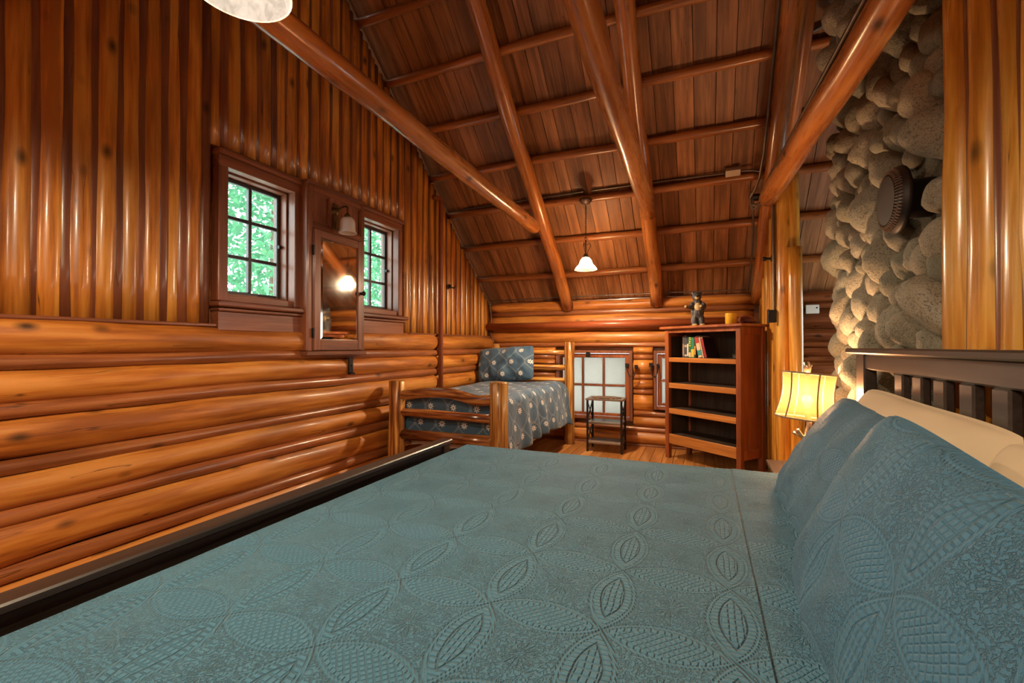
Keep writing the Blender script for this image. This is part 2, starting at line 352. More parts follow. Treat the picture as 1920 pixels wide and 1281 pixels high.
def box(name, x, y, z, mat, parent=None, bevel=0.004):
    """box with its own origin at its centre so grain coordinates are local"""
    c = Vector(((x[0] + x[1]) / 2, (y[0] + y[1]) / 2, (z[0] + z[1]) / 2)); d = Vector((abs(x[1] - x[0]), abs(y[1] - y[0]), abs(z[1] - z[0])))
    bm = bmesh.new(); bmesh.ops.create_cube(bm, size=1.0)
    for v in bm.verts: v.co = Vector((v.co.x * d.x, v.co.y * d.y, v.co.z * d.z))
    if bevel: bmesh.ops.bevel(bm, geom=bm.edges[:], offset=min(bevel, min(d) * .3), segments=1, affect='EDGES')
    me = bpy.data.meshes.new(name); bm.to_mesh(me); bm.free(); me.materials.append(mat)
    o = bpy.data.objects.new(name, me); o.location = c; return link(o, parent)
def boxes_mesh(name, bl, mat, parent=None):
    vs, fs = [], []
    for (x, y, z) in bl:
        k = len(vs)
        vs += [(x[i], y[j], z[l]) for i in (0, 1) for j in (0, 1) for l in (0, 1)]
        fs += [tuple(k + i for i in f) for f in ((0, 1, 3, 2), (4, 6, 7, 5), (0, 4, 5, 1), (2, 3, 7, 6), (0, 2, 6, 4), (1, 5, 7, 3))]
    return mesh(name, vs, fs, mat, parent)
def log(name, p0, p1, r, mat, parent=None, seed=None, sides=14, taper=0., wob=.006, bumpy=.06, oval=1.0, seg=.22, endround=.0):
    """a round timber: local x runs along it; small bends, swells and knots make each one different"""
    p0, p1 = Vector(p0), Vector(p1); d = p1 - p0; L = d.length; rr = random.Random(seed if seed is not None else R.random())
    n = max(3, int(L / seg) + 1); vs, fs = [], []
    ph = [rr.uniform(0, 6.28) for _ in range(6)]; lo = rr.uniform(0, 100)
    xs = [i / (n - 1) for i in range(n)]
    rows = [(t, 1.0) for t in xs]
    if endround > 0:
        e = endround / L
        rows = [(0, .72), (e * .35, .9), (e, 1.0)] + [(t, 1.0) for t in xs if e * 1.5 < t < 1 - e * 1.5] + [(1 - e, 1.0), (1 - e * .35, .9), (1, .72)]
    for t, k in rows:
        rad = r * k * (1 - taper * t) * (1 + bumpy * .5 * math.sin(ph[0] + t * L * 5.1) + bumpy * .5 * math.sin(ph[1] + t * L * 11.3))
        oy = wob * (math.sin(ph[2] + t * L * 1.9) + .4 * math.sin(ph[4] + t * L * 6)); oz = wob * (math.sin(ph[3] + t * L * 2.3) + .4 * math.sin(ph[5] + t * L * 5))
        for j in range(sides):
            a = 2 * PI * j / sides
            q = rad * (1 + bumpy * .6 * mnoise.noise(Vector((t * L * 4 + lo, math.cos(a) * 1.2, math.sin(a) * 1.2))))
            vs.append((t * L, oy + q * math.cos(a), oz + q * oval * math.sin(a)))
    m = len(rows)
    for i in range(m - 1):
        for j in range(sides):
            j2 = (j + 1) % sides
            fs.append((i * sides + j, i * sides + j2, (i + 1) * sides + j2, (i + 1) * sides + j))
    fs.append(tuple(range(sides - 1, -1, -1))); fs.append(tuple((m - 1) * sides + j for j in range(sides)))
    q = d.to_track_quat('X', 'Z')
    o = mesh(name, vs, fs, mat, parent, True, p0, q)
    for p in o.data.polygons[-2:]: p.use_smooth = False
    return o
def tube(name, pts, r, mat, parent=None, sides=8, ribbed=False, loc=None, radii=None, smooth_path=False):
    pts = [Vector(p) for p in pts]
    if smooth_path:                                     # Catmull-Rom
        q = []
        P = [pts[0]] + pts + [pts[-1]]
        for i in range(1, len(P) - 2):
            for k in range(6):
                t = k / 6.; a, b_, c, d = P[i - 1], P[i], P[i + 1], P[i + 2]
                q.append(.5 * ((2 * b_) + (c - a) * t + (2 * a - 5 * b_ + 4 * c - d) * t * t + (3 * b_ - a - 3 * c + d) * t ** 3))
        q.append(pts[-1]); pts = q
    if ribbed:
        q = []
        for a, b_ in zip(pts, pts[1:]):
            k = max(1, int((b_ - a).length / .007))
            q += [a.lerp(b_, i / k) for i in range(k)]
        q.append(pts[-1]); pts = q
    vs, fs = [], []; t0 = (pts[1] - pts[0]).normalized(); nrm = t0.orthogonal().normalized()
    for i, p in enumerate(pts):
        t = (pts[min(i + 1, len(pts) - 1)] - pts[max(i - 1, 0)]).normalized()
        nrm = (nrm - t * nrm.dot(t)); nrm = nrm.normalized() if nrm.length > 1e-6 else t.orthogonal().normalized()
        bn = t.cross(nrm); rad = (radii[i] if radii else r) * ((1.12 if i % 2 else .9) if ribbed else 1.)
        for j in range(sides):
            a = 2 * PI * j / sides; vs.append(p + nrm * math.cos(a) * rad + bn * math.sin(a) * rad)
    for i in range(len(pts) - 1):
        for j in range(sides):
            j2 = (j + 1) % sides; fs.append((i * sides + j, i * sides + j2, (i + 1) * sides + j2, (i + 1) * sides + j))
    fs.append(tuple(range(sides - 1, -1, -1))); fs.append(tuple((len(pts) - 1) * sides + j for j in range(sides)))
    return mesh(name, vs, fs, mat, parent, True, loc)
def lathe(name, prof, mat, parent=None, n=24, loc=None, rot=None, close=False, flute=0., nfl=0):
    vs, fs = [], []
    for r, z in prof:
        for j in range(n):
            a = 2 * PI * j / n; k = 1 + flute * math.cos(nfl * a); vs.append((r * k * math.cos(a), r * k * math.sin(a), z))
    for i in range(len(prof) - 1):
        for j in range(n):
            j2 = (j + 1) % n; fs.append((i * n + j, i * n + j2, (i + 1) * n + j2, (i + 1) * n + j))
    if close: fs.append(tuple(range(n - 1, -1, -1))); fs.append(tuple((len(prof) - 1) * n + j for j in range(n)))
    return mesh(name, vs, fs, mat, parent, True, loc, rot)
def point(name, loc, energy, color, radius, parent=None):
    l = bpy.data.lights.new(name, 'POINT'); l.energy = energy; l.color = color; l.shadow_soft_size = radius
    o = bpy.data.objects.new(name, l); o.location = loc; return link(o, parent)

# ================================================================ SETTING
# ---- floor
fl = struct(boxes_mesh('floor', [((XL - .1, XA + .1), (YF - .1, YB + .1), (-.08, -.014))], M['floor']))
x = XL - .05; k = 0
while x < XA + .05:
    wd = .085 + .02 * R.random()
    y0 = YF - .05; 
    cuts = sorted([R.uniform(-1.5, 4.6) for _ in range(2)])
    for a, b_ in zip([y0] + cuts, cuts + [YB + .05]):
        if b_ - a > .05: box('plank', (x + .0012, x + wd - .0012), (a + .001, b_ - .001), (-.014, 0), M['floor'], fl, .002)
    x += wd
# ---- left (gable) wall: backing panel with openings, then every log
W1 = (1.69, 2.135, 1.372, 2.082); W2 = (2.785, 3.215, 1.385, 2.092)
def gable(name, X0, X1, y0, y1, holes, mat, extra=.06):
    ys = sorted({y0, y1, RIDGE} | {h[0] for h in holes} | {h[1] for h in holes}); ys = [y for y in ys if y0 <= y <= y1]
    vs, fs = [], []
    for a, b_ in zip(ys, ys[1:]):
        zs = [(0, None)]
        for h in holes:
            if h[0] <= a + 1e-6 and b_ - 1e-6 <= h[1]: zs = [(0, h[2]), (h[3], None)]
        for z0, z1 in zs:
            za = roof_any(a) + extra if z1 is None else z1; zb = roof_any(b_) + extra if z1 is None else z1
            k = len(vs)
            vs += [(X0, a, z0), (X0, b_, z0), (X0, b_, zb), (X0, a, za), (X1, a, z0), (X1, b_, z0), (X1, b_, zb), (X1, a, za)]
            fs += [tuple(k + i for i in f) for f in ((0, 1, 2, 3), (7, 6, 5, 4), (0, 4, 5, 1), (1, 5, 6, 2), (2, 6, 7, 3), (3, 7, 4, 0))]
    return mesh(name, vs, fs, mat)
wl = struct(gable('wall_left', XL - .14, XL - .03, YF, YB + .1, [W1, W2], M['log_small']))
JOINT = 3.835
hz_left = [(.0, .181, 0), (.181, .239, 1), (.239, .400, 0), (.400, .457, 1), (.457, .592, 0), (.592, .642, 1), (.642, .803, 0), (.803, .860, 1), (.860, .993, 0), (.993, 1.045, 1), (1.045, 1.190, 0)]
for z0, z1, small in hz_left:
    h = z1 - z0; zc = (z0 + z1) / 2
    for a, b_ in ((YF, JOINT - .012), (JOINT + .014, YB - .01)):
        if small: log('log', (XL + .030, a, zc), (XL + .030, b_, zc), h * .60, M['log_small'], wl, wob=.003, bumpy=.07, endround=.03)
        else: log('log', (XL - .010, a, zc), (XL - .010, b_, zc), .086, M['log'], wl, oval=h * .56 / .086, wob=.005, bumpy=.07, endround=.06, sides=20, seg=.12)
# ledge under the upright poles
for a, b_ in ((YF, 1.625), (3.37, JOINT - .02), (JOINT + .02, YB)):
    box('ledge', (XL - .03, XL + .052), (a, b_), (1.186, 1.203), M['trimwood'], wl, .006)
edges = [(.821, .895, 1), (.895, .927, 0), (.927, .989, 1), (.989, 1.029, 0), (1.029, 1.086, 1), (1.086, 1.120, 0), (1.120, 1.180, 1), (1.180, 1.214, 0), (1.214, 1.267, 1), (1.267, 1.306, 0),
         (1.306, 1.363, 1), (1.363, 1.401, 0), (1.401, 1.437, 1), (1.437, 1.462, 1), (1.462, 1.499, 0), (1.499, 1.560, 1), (1.560, 1.612, 0)]
y = .821; k = 0; pre = []
while y > YF + .05:
    wd = (.036 if k % 2 == 0 else .066) + R.uniform(-.004, .01); pre.append((y - wd, y, k % 2)); y -= wd; k += 1
edges = pre[::-1] + edges; y = 1.612; k = 1
while y < YB - .02:
    wd = (.034 if k % 2 == 0 else .058) + R.uniform(-.006, .012)
    if y + wd > JOINT - .02 and y < JOINT: wd = JOINT - y if JOINT - y > .03 else wd
    edges.append((y, min(y + wd, YB), k % 2)); y += wd; k += 1
for a, b_, big in edges:
    yc = (a + b_) / 2; hw = (b_ - a) / 2
    zb = 1.203
    if 1.60 < yc < 3.385: zb = 2.188
    zt = min(roof_any(a), roof_any(b_)) + .04
    if zt - zb < .06: continue
    if big: log('pole', (XL - .014, yc, zb), (XL - .014, yc, zt), .046 if hw > .028 else .040, M['pole_gold'], wl, oval=hw * 1.08 / (.046 if hw > .028 else .040), wob=.003, bumpy=.07, seg=.15)
    else: log('pole', (XL - .012, yc, zb), (XL - .012, yc, zt), .034, M['pole_red'], wl, oval=hw * 1.15 / .034, wob=.002, bumpy=.05)

# ---- back (knee) wall
BW = (-1.60, -.72, .26, 1.035); BW2 = (-.50, .35, .40, 1.035)
def wall_y(name, Y0, Y1, x0, x1, z1, holes, mat):
    xs = sorted({x0, x1} | {h[0] for h in holes} | {h[1] for h in holes}); bl = []
    for a, b_ in zip(xs, xs[1:]):
        hs = [h for h in holes if h[0] <= a + 1e-6 and b_ - 1e-6 <= h[1]]
        if hs: bl += [((a, b_), (Y0, Y1), (0, hs[0][2])), ((a, b_), (Y0, Y1), (hs[0][3], z1))]
        else: bl.append(((a, b_), (Y0, Y1), (0, z1)))
    return boxes_mesh(name, bl, mat)
wb = struct(wall_y('wall_back', YB + .03, YB + .14, XL - .14, XA + .1, 1.62, [BW, BW2], M['log_small']))
hz_back = [(.012, .152, 0), (.152, .203, 1), (.203, .32, 0), (.32, .373, 1), (.373, .558, 0), (.558, .609, 1), (.609, .724, 0), (.724, .774, 1), (.774, .936, 0), (.936, .985, 1), (.985, 1.075, 0), (1.075, 1.12, 1), (1.12, 1.255, 0), (1.255, 1.445, 0), (1.445, 1.50, 1), (1.50, 1.60, 0)]
for z0, z1, small in hz_back:
    h = z1 - z0; zc = (z0 + z1) / 2; spans = [(XL + .02, .46), (.58, XA)]
    holes = [q for q in (BW, BW2) if zc > q[2] - .02 and zc < q[3] + .005]
    out = []
    for a, b_ in spans:
        segs = [(a, b_)]
        for q in holes:
            nx = []
            for s0, s1 in segs:
                if q[1] <= s0 or q[0] >= s1: nx.append((s0, s1)); continue
                if q[0] - .01 > s0: nx.append((s0, q[0] - .008))
                if q[1] + .01 < s1: nx.append((q[1] + .008, s1))
            segs = nx
        out += segs
    for a, b_ in out:
        if b_ - a < .03: continue
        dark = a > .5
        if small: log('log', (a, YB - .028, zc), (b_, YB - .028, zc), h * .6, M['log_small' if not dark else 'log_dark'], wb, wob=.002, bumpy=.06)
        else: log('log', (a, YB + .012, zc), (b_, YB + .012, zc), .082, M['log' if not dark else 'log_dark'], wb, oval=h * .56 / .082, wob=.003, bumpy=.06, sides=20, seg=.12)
struct(box('baseboard_back', (XL + .06, XA), (YB - .085, YB - .06), (0, .022), M['trimwood'], None, .004))

# ---- ceiling: boards, purlins, rafters, ties
up = NRM
def on_roof(xx, yy, off): return Vector((xx, yy, roof_z(yy))) + up * off
cl = struct(boxes_mesh('ceiling', [((XL - .15, XA + .12), (RIDGE - .13, RIDGE + .13), (roof_z(RIDGE) - .02, roof_z(RIDGE) + .35))], M['board']))
# outer decking (front and rear slopes)
def slope(name, ya, yb, flip, off0, off1, x0, x1, mat, parent, origin=True):
    n_ = Vector((0, -SL if flip else SL, 1)).normalized()
    P = lambda xx, yy, o_: Vector((xx, yy, roof_any(yy))) + n_ * o_
    c = P((x0 + x1) / 2, (ya + yb) / 2, (off0 + off1) / 2)
    t = (P(0, yb, 0) - P(0, ya, 0)); L = t.length; t.normalize()
    vs = [(sx * (x1 - x0) / 2, sy * L / 2, sz * (off1 - off0) / 2) for sx in (-1, 1) for sy in (-1, 1) for sz in (-1, 1)]
    fs = [(0, 1, 3, 2), (4, 6, 7, 5), (0, 4, 5, 1), (2, 3, 7, 6), (0, 2, 6, 4), (1, 5, 7, 3)]
    rot = Matrix((Vector((1, 0, 0)), t, Vector((1, 0, 0)).cross(t))).transposed().to_quaternion()
    return mesh(name, vs, fs, mat, parent, False, c, rot)
slope('decking', RIDGE, YB + .25, False, .105, .14, XL - .15, XA + .12, M['board'], cl)
slope('decking', YF - .2, RIDGE, True, .075, .14, XL - .15, XA + .12, M['board'], cl)
x = XL - .13
while x < XA + .1:
    wd = R.choice((.105, .125, .14, .15))
    t = R.uniform(.0, .010)
    slope('plank', RIDGE, YB + .2, False, .073 + t, .104, x + .0025, x + wd - .0025, M['board'], cl); x += wd
for yp in [RIDGE + .19 + i * .342 for i in range(0, 4)] + [2.732, 3.075, 3.415, 3.758, 4.093, 4.430, 4.780]:
    if yp > 2.6 or yp < 2.5: log('purlin', on_roof(XL - .04, yp, .040), on_roof(XA + .05, yp, .040), .034, M['purlin'], cl, wob=.005, bumpy=.08, seg=.2)
RX = (-1.455, -.465, .505)
for xr in RX:
    log('rafter', on_roof(xr, 5.10, -.045), on_roof(xr, RIDGE + .02, -.045), .066, M['beam'], cl, wob=.008, bumpy=.05, sides=18, taper=-.06)
log('rafter', on_roof(.585, 4.05, -.03), on_roof(.60, RIDGE + .02, -.03), .045, M['purlin'], cl, wob=.006)
ZT = 2.2
for (xa, ya), (xb, yb), r in (((-1.464, 3.98), (-1.348, 1.10), .060), ((-.429, 3.96), (-.358, 1.44), .060), ((.455, 3.93), (.557, 1.81), .068)):
    d = Vector((xb - xa, yb - ya, 0)); far = Vector((xa, ya, ZT)); near = far + d * ((ya + 1.3) / (ya - yb))
    log('tie_beam', far, near, r, M['beam'], cl, wob=.006, bumpy=.05, sides=20, seg=.18, endround=.03, taper=.12)

# ---- partition stub wall under the last rafter, with its post
wp = struct(boxes_mesh('wall_partition', [((.535, .60), (3.96, YB - .03), (0, 1.62))], M['log_small']))
y = 3.95; k = 0
while y < YB - .05:
    wd = R.uniform(.05, .075) if k % 2 == 0 else R.uniform(.03, .04)
    zt = roof_z(y + wd) - .02
    for sx in (-1, 1):
        log('pole', (.567 + sx * .030, y + wd / 2, 0), (.567 + sx * .030, y + wd / 2, zt), .038, M['yellow_log'], wp, oval=wd * .53 / .038, wob=.002, bumpy=.05)
    y += wd; k += 1
log('post', (.553, 3.90, 0), (.548, 3.90, 2.50), .044, M['yellow_log'], wp, wob=.003, sides=18)
log('post', (.630, 3.90, 0), (.600, 3.90, 2.50), .046, M['yellow_log'], wp, wob=.003, sides=18)
log('post_stub', (.622, 3.815, 0), (.612, 3.815, 1.80), .045, M['yellow_log'], wp, wob=.003, sides=18)

# ---- right wall of upright logs, and the unseen rest of the shell
XW = .745
wr = struct(gable('wall_right', XW + .02, XW + .10, YF, 1.86, [], M['log_small']))
struct(gable('wall_alcove', XA, XA + .1, 1.9, YB + .1, [(3.75, 4.75, .75, 1.65)], M['log_small']))
w5 = struct(empty('added_window', (XA, 4.25, .75)))  # unseen window, added for the daylight glints on the alcove logs
for nm_, y_, z_, mt_ in (('stile', (-.5, -.45), (0, .9), 'trimwood_z'), ('stile', (.45, .5), (0, .9), 'trimwood_z'), ('rail', (-.45, .45), (0, .05), 'trimwood'), ('rail', (-.45, .45), (.85, .9), 'trimwood'), ('muntin', (-.012, .012), (.05, .85), 'trimwood_z')):
    box(nm_, (.03, .07), y_, z_, M[mt_], w5)
for y_ in ((-.45, -.012), (.012, .45)): box('pane', (.048, .052), y_, (.05, .85), M['glass'], w5, 0)
ye = [1.952, 1.852, 1.838, 1.735, 1.718, 1.600, 1.585]
y = 1.862; k = 0
while y > YF + .05:
    wd = (R.uniform(.085, .115) if k % 2 == 0 else R.uniform(.022, .035)); 
    if k % 2 == 0: log('log', (XW, y - wd / 2, 0), (XW, y - wd / 2, 3.6), .058, M['yellow_log'], wr, oval=wd * .54 / .058, wob=.004, bumpy=.06, sides=18)
    else: log('log', (XW - .012, y - wd / 2, 0), (XW - .012, y - wd / 2, 3.6), .026, M['pole_red'], wr, wob=.002)
    y -= wd; k += 1
wf = struct(boxes_mesh('wall_front', [((XL - .14, XA + .1), (YF - .12, YF), (0, 1.75))], M['log_small']))

# ---- left wall windows
def left_window(name, hole, lab):
    y0, y1, z0, z1 = hole
    root = struct(empty(name, (XL, (y0 + y1) / 2, z0)))
    def B(nm, x, y, z, mat, bv=.004, par=root):
        o = box(nm, x, y, z, mat, par, bv); o.location = o.location - root.location; return o
    B('casing', (XL - .02, XL + .045), (y0 - .055, y0), (z0 - .04, z1), M['trimwood_z'])
    B('casing', (XL - .02, XL + .045), (y1, y1 + .055), (z0 - .04, z1), M['trimwood_z'])
    B('casing', (XL - .02, XL + .045), (y0 - .055, y1 + .055), (z1, z1 + .06), M['trimwood'])
    B('head_trim', (XL - .02, XL + .065), (y0 - .062, y1 + .07), (z1 + .06, z1 + .098), M['trimwood'], .012)
    B('sash_face', (XL - .02, XL + .03), (y0, y1), (z0 - .04, z0), M['trimwood'])
    B('sill', (XL - .02, XL + .085), (y0 - .075, y1 + .10), (z0 - .075, z0 - .045), M['trimwood'], .008)
    B('sill_moulding', (XL - .02, XL + .065), (y0 - .06, y1 + .08), (z0 - .098, z0 - .078), M['trimwood'], .01)
    B('apron', (XL - .02, XL + .048), (y0 - .055, y1 + .07), (z0 - .205, z0 - .098), M['trimwood'])
    xs0, xs1 = XL - .105, XL - .075
    B('jamb', (XL - .14, XL - .02), (y0, y0 + .012), (z0, z1), M['trimwood_z']); B('jamb', (XL - .14, XL - .02), (y1 - .012, y1), (z0, z1), M['trimwood_z'])
    B('jamb', (XL - .14, XL - .02), (y0 + .012, y1 - .012), (z0, z0 + .012), M['trimwood']); B('jamb', (XL - .14, XL - .02), (y0 + .012, y1 - .012), (z1 - .012, z1), M['trimwood'])
    a, b_, c, d = y0 + .013, y1 - .013, z0 + .013, z1 - .013; wd = .022
    ym = (a + b_) / 2; hs = (d - c) / 3
    B('stile', (xs0, xs1), (a, a + wd), (c, d), M['espresso']); B('stile', (xs0, xs1), (b_ - wd, b_), (c, d), M['espresso'])
    B('rail', (xs0, xs1), (a + wd, b_ - wd), (c, c + wd), M['espresso']); B('rail', (xs0, xs1), (a + wd, b_ - wd), (d - wd, d), M['espresso'])
    B('muntin', (xs0 + .001, xs1 - .001), (ym - .011, ym + .011), (c + wd, d - wd), M['espresso'])
    for i in (1, 2): B('muntin', (xs0 + .003, xs1 - .003), (a + wd, b_ - wd), (c + hs * i - .011, c + hs * i + .011), M['espresso'])
    for i in range(3):
        for j in range(2):
            ya = a + wd if j == 0 else ym + .011; yb = ym - .011 if j == 0 else b_ - wd
            za = c + wd if i == 0 else c + hs * i + .011; zb = d - wd if i == 2 else c + hs * (i + 1) - .011
            B('pane', (XL - .092, XL - .088), (ya, yb), (za, zb), M['glass'], 0)
    B('latch', (XL - .075, XL - .055), (b_ - wd, b_ - .004), ((z0 + z1) / 2 - .01, (z0 + z1) / 2 + .012), M['iron'], .002)
    root['label'] = lab
    return root
left_window('window_1', W1, 'six pane timber window nearest the bed foot, green leaves outside')
left_window('window_2', W2, 'six pane timber window on the far side of the mirror cabinet')
# ---- back wall windows
def back_window(name, hole, cols, lab):
    x0, x1, z0, z1 = hole
    root = struct(empty(name, ((x0 + x1) / 2, YB, z0)))
    def B(nm, x, y, z, mat, bv=.004):
        o = box(nm, x, y, z, mat, root, bv); o.location = o.location - root.location; return o
    Y = YB
    B('casing', (x0, x0 + .035), (Y - .07, Y + .10), (z0, z1), M['trimwood_z']); B('casing', (x1 - .035, x1), (Y - .07, Y + .10), (z0, z1), M['trimwood_z'])
    B('casing', (x0 + .035, x1 - .035), (Y - .07, Y + .10), (z1 - .035, z1), M['trimwood']); B('sill', (x0 + .035, x1 - .035), (Y - .08, Y + .10), (z0, z0 + .04), M['trimwood'])
    a, b_, c, d = x0 + .037, x1 - .037, z0 + .042, z1 - .037; s = .046
    ys = (Y - .045, Y - .015)
    B('stile', (a, a + s), ys, (c, d), M['cab']); B('stile', (b_ - s, b_), ys, (c, d), M['cab'])
    B('rail', (a + s, b_ - s), ys, (c, c + .03), M['cab']); B('rail', (a + s, b_ - s), ys, (d - s, d), M['cab'])
    ga, gb, gc, gd = a + s, b_ - s, c + .03, d - s; cw = (gb - ga) / cols; zm = (gc + gd) / 2
    for i in range(1, cols): B('muntin', (ga + cw * i - .013, ga + cw * i + .013), (ys[0] + .002, ys[1] - .002), (gc, gd), M['trimwood_z'])
    B('muntin', (ga, gb), (ys[0] + .004, ys[1] - .004), (zm - .013, zm + .013), M['trimwood'])
    for i in range(cols):
        for k in range(2):
            B('pane', (ga + cw * i + (.013 if i else 0), ga + cw * (i + 1) - (.013 if i < cols - 1 else 0)), (Y - .032, Y - .028), (gc if k == 0 else zm + .013, zm - .013 if k == 0 else gd), M['obscure'], 0)
    B('latch', ((x0 + x1) / 2 - .03 - .045, (x0 + x1) / 2 - .03), (Y - .085, Y - .045), (z1 - .075, z1 - .02), M['iron'], .004)
    root['label'] = lab; return root
back_window('window_3', BW, 3, 'low window of frosted panes behind the small side table')
back_window('window_4', BW2, 3, 'low window mostly hidden behind the bookcase')

# ================================================================ CHIMNEY
ch = empty('chimney', (XR + .1, 2.7, 0), 0, 'tall chimney of rounded river stones set in sandy mortar behind the headboard', 'chimney')
CY0, CY1 = 1.90, 3.30
def bulge(yy, zz):
    e = max(0., (yy - (CY1 - .16)) / .16)
    return .10 * e * e
cv, cf = [], []
ny, nz = 30, 90
for i in range(ny + 1):
    for j in range(nz + 1):
        yy = CY0 + (CY1 - CY0) * i / ny; zz = 4.0 * j / nz
        cv.append((XR - .015 + bulge(yy, zz) + .012 * mnoise.noise(Vector((yy * 9, zz * 9, 3))) - ch.location.x, yy - ch.location.y, zz))
for i in range(ny):
    for j in range(nz):
        a = i * (nz + 1) + j; cf.append((a, a + 1, a + nz + 2, a + nz + 1))
k = len(cv)                                             # body behind the face
for xx in (XR + .06, XA - .01):
    for yy in (CY0, CY1):
        for zz in (0, 4.0): cv.append((xx - ch.location.x, yy - ch.location.y, zz))
cf += [tuple(k + i for i in f) for f in ((0, 1, 3, 2), (4, 6, 7, 5), (0, 4, 5, 1), (2, 3, 7, 6), (0, 2, 6, 4), (1, 5, 7, 3))]
mesh('mortar', cv, cf, M['mortar'], ch, True)
stones = []
for s in range(9):
    bm = bmesh.new(); bmesh.ops.create_icosphere(bm, subdivisions=3, radius=1.0); rs = random.Random(100 + s); o_ = Vector((rs.uniform(0, 50),) * 3)
    for v in bm.verts:
        q = v.co.copy(); sgn = lambda t: math.copysign(abs(t) ** .86, t)
        f = 1 + .30 * mnoise.noise(q * .9 + o_) + .12 * mnoise.noise(q * 2.0 + o_)
        v.co = Vector((sgn(q.x), sgn(q.y), sgn(q.z))) * f
    me = bpy.data.meshes.new('stone'); bm.to_mesh(me); bm.free(); me.polygons.foreach_set('use_smooth', [True] * len(me.polygons)); me.materials.append(M['stone']); stones.append(me)
placed = []; rs = random.Random(21)
FLUE = (2.163, 1.64)
for rad, tries in ((.090, 40), (.076, 200), (.062, 700), (.050, 2200), (.038, 5000)):
    for _ in range(tries):
        if len(placed) >= 298: break
        yy = rs.uniform(CY0 + .06, CY1 + .01); zz = rs.uniform(.62, 3.45)
        zmax = 1.08 + (1.15 + (yy - 2.0) * .80) + .12          # only as high as can be seen
        if zz > zmax: continue
        if math.hypot((yy - FLUE[0]), (zz - FLUE[1])) < .150 + rad * .75: continue
        r_ = rad * rs.uniform(.88, 1.1)
        if all((yy - a) ** 2 + ((zz - b_) * .96) ** 2 > (.84 * (r_ + c)) ** 2 for a, b_, c in placed):
            placed.append((yy, zz, r_))
for yy, zz, r_ in placed:
    o = bpy.data.objects.new('stone', rs.choice(stones)); link(o, ch)
    o.location = (XR - .020 - r_ * .30 + bulge(yy, zz) - ch.location.x, yy - ch.location.y, zz)
    o.scale = (r_ * rs.uniform(1.05, 1.5), r_ * rs.uniform(.72, .98), r_ * rs.uniform(1.0, 1.4))
    o.rotation_euler = (rs.uniform(-.9, .5), rs.uniform(.2, .9), rs.uniform(-.7, .4))
# flue plate
fp = empty('flue_cover', (XR - .105, FLUE[0], FLUE[1]), 0, 'dark round metal flue cover with slotted rim on the stone chimney', 'flue cover')
fp.scale = (.86, .86, .86)
q = Euler((0, -PI / 2, 0)).to_quaternion()
pl = lathe('plate', [(.106, .050), (.106, .056), (.0005, .056)], M['flue'], fp, 48, None, q); pl.data.polygons.foreach_set('use_smooth', [False] * len(pl.data.polygons))
lathe('rim', [(.106, .052), (.112, .048), (.118, .047), (.124, .044)], M['flue'], fp, 48, None, q)
lathe('rim', [(.124, .044), (.142, .028), (.147, .018)], M['flue'], fp, 48, None, q)
lathe('rim', [(.147, .018), (.148, .012), (.146, .004), (.12, .002)], M['flue'], fp, 48, None, q)
for rr_, zz, nn in ((.119, .049, 56), (.132, .039, 60)):
    vs, fs = [], []
    for i in range(nn):
        a = 2 * PI * i / nn; c, s_ = math.cos(a), math.sin(a); k = len(vs)
        for dr, dt, dz in ((-.005, -.0028, 0), (-.005, .0028, 0), (.005, .0028, 0), (.005, -.0028, 0)):
            for hz_ in (0, .005):
                rr2 = rr_ + dr; vs.append((rr2 * c - dt * s_, rr2 * s_ + dt * c, zz - dr * .7 + hz_))
        fs += [tuple(k + i2 for i2 in f) for f in ((0, 1, 3, 2), (2, 3, 5, 4), (4, 5, 7, 6), (6, 7, 1, 0), (1, 7, 5, 3))]
    o = mesh('louvre_ring', vs, fs, M['flue_slot'], fp, False, None, q); o['kind'] = 'stuff'
lathe('collar', [(.085, -.12), (.085, .0), (.12, .0)], M['flue'], fp, 32, None, q)

# ================================================================ KING BED
FX0, FX1 = -1.464, -1.388; BY0, BY1 = .26, 2.355
kb = empty('bed', (-.45, 1.4, 0), 0, 'large dark espresso framed bed with slatted headboard under the teal quilt', 'bed')
def KB(nm, x, y, z, mat=M['espresso'], bv=.005):
    o = box(nm, x, y, z, mat, kb, bv); o.location = o.location - kb.location; return o
HX0, HX1 = .582, .625
KB('headboard_cap', (HX0 - .022, HX1 + .015), (BY0 - .05, BY1), (1.050, 1.072))
KB('headboard_rail', (HX0 + .004, HX1 - .006), (BY0 + .06, BY1 - .16), (.989, 1.050))
KB('headboard_rail', (HX0 + .004, HX1 - .006), (BY0 + .06, BY1 - .16), (.36, .50))
for y0_ in (BY1 - .165, BY0): KB('headboard_post', (HX0, HX1), (y0_, y0_ + .10), (0, 1.050))
for yc in [1.868 - i * .1390 for i in range(0, 11)]:
    KB('headboard_slat', (HX0 + .006, HX1 - .012), (yc - .033, yc + .033), (.50, .989))
KB('footboard_cap', (FX0, FX1), (BY0 - .02, BY1), (.500, .525)); KB('footboard_panel', (FX0 + .022, FX1 - .022), (BY0 + .08, BY1 - .08), (.16, .500))
for y0_ in (BY1 - .085, BY0 + .01): KB('footboard_post', (FX0 + .010, FX1 - .010), (y0_, y0_ + .07), (0, .500))
for y0_ in (BY1 - .075, BY0 + .02): KB('side_rail', (FX1 - .01, HX0 + .005), (y0_, y0_ + .03), (.16, .32))
KB('mattress', (-1.32, .555), (BY0 + .06, 2.335), (.22, .475), M['mattress'], .05)
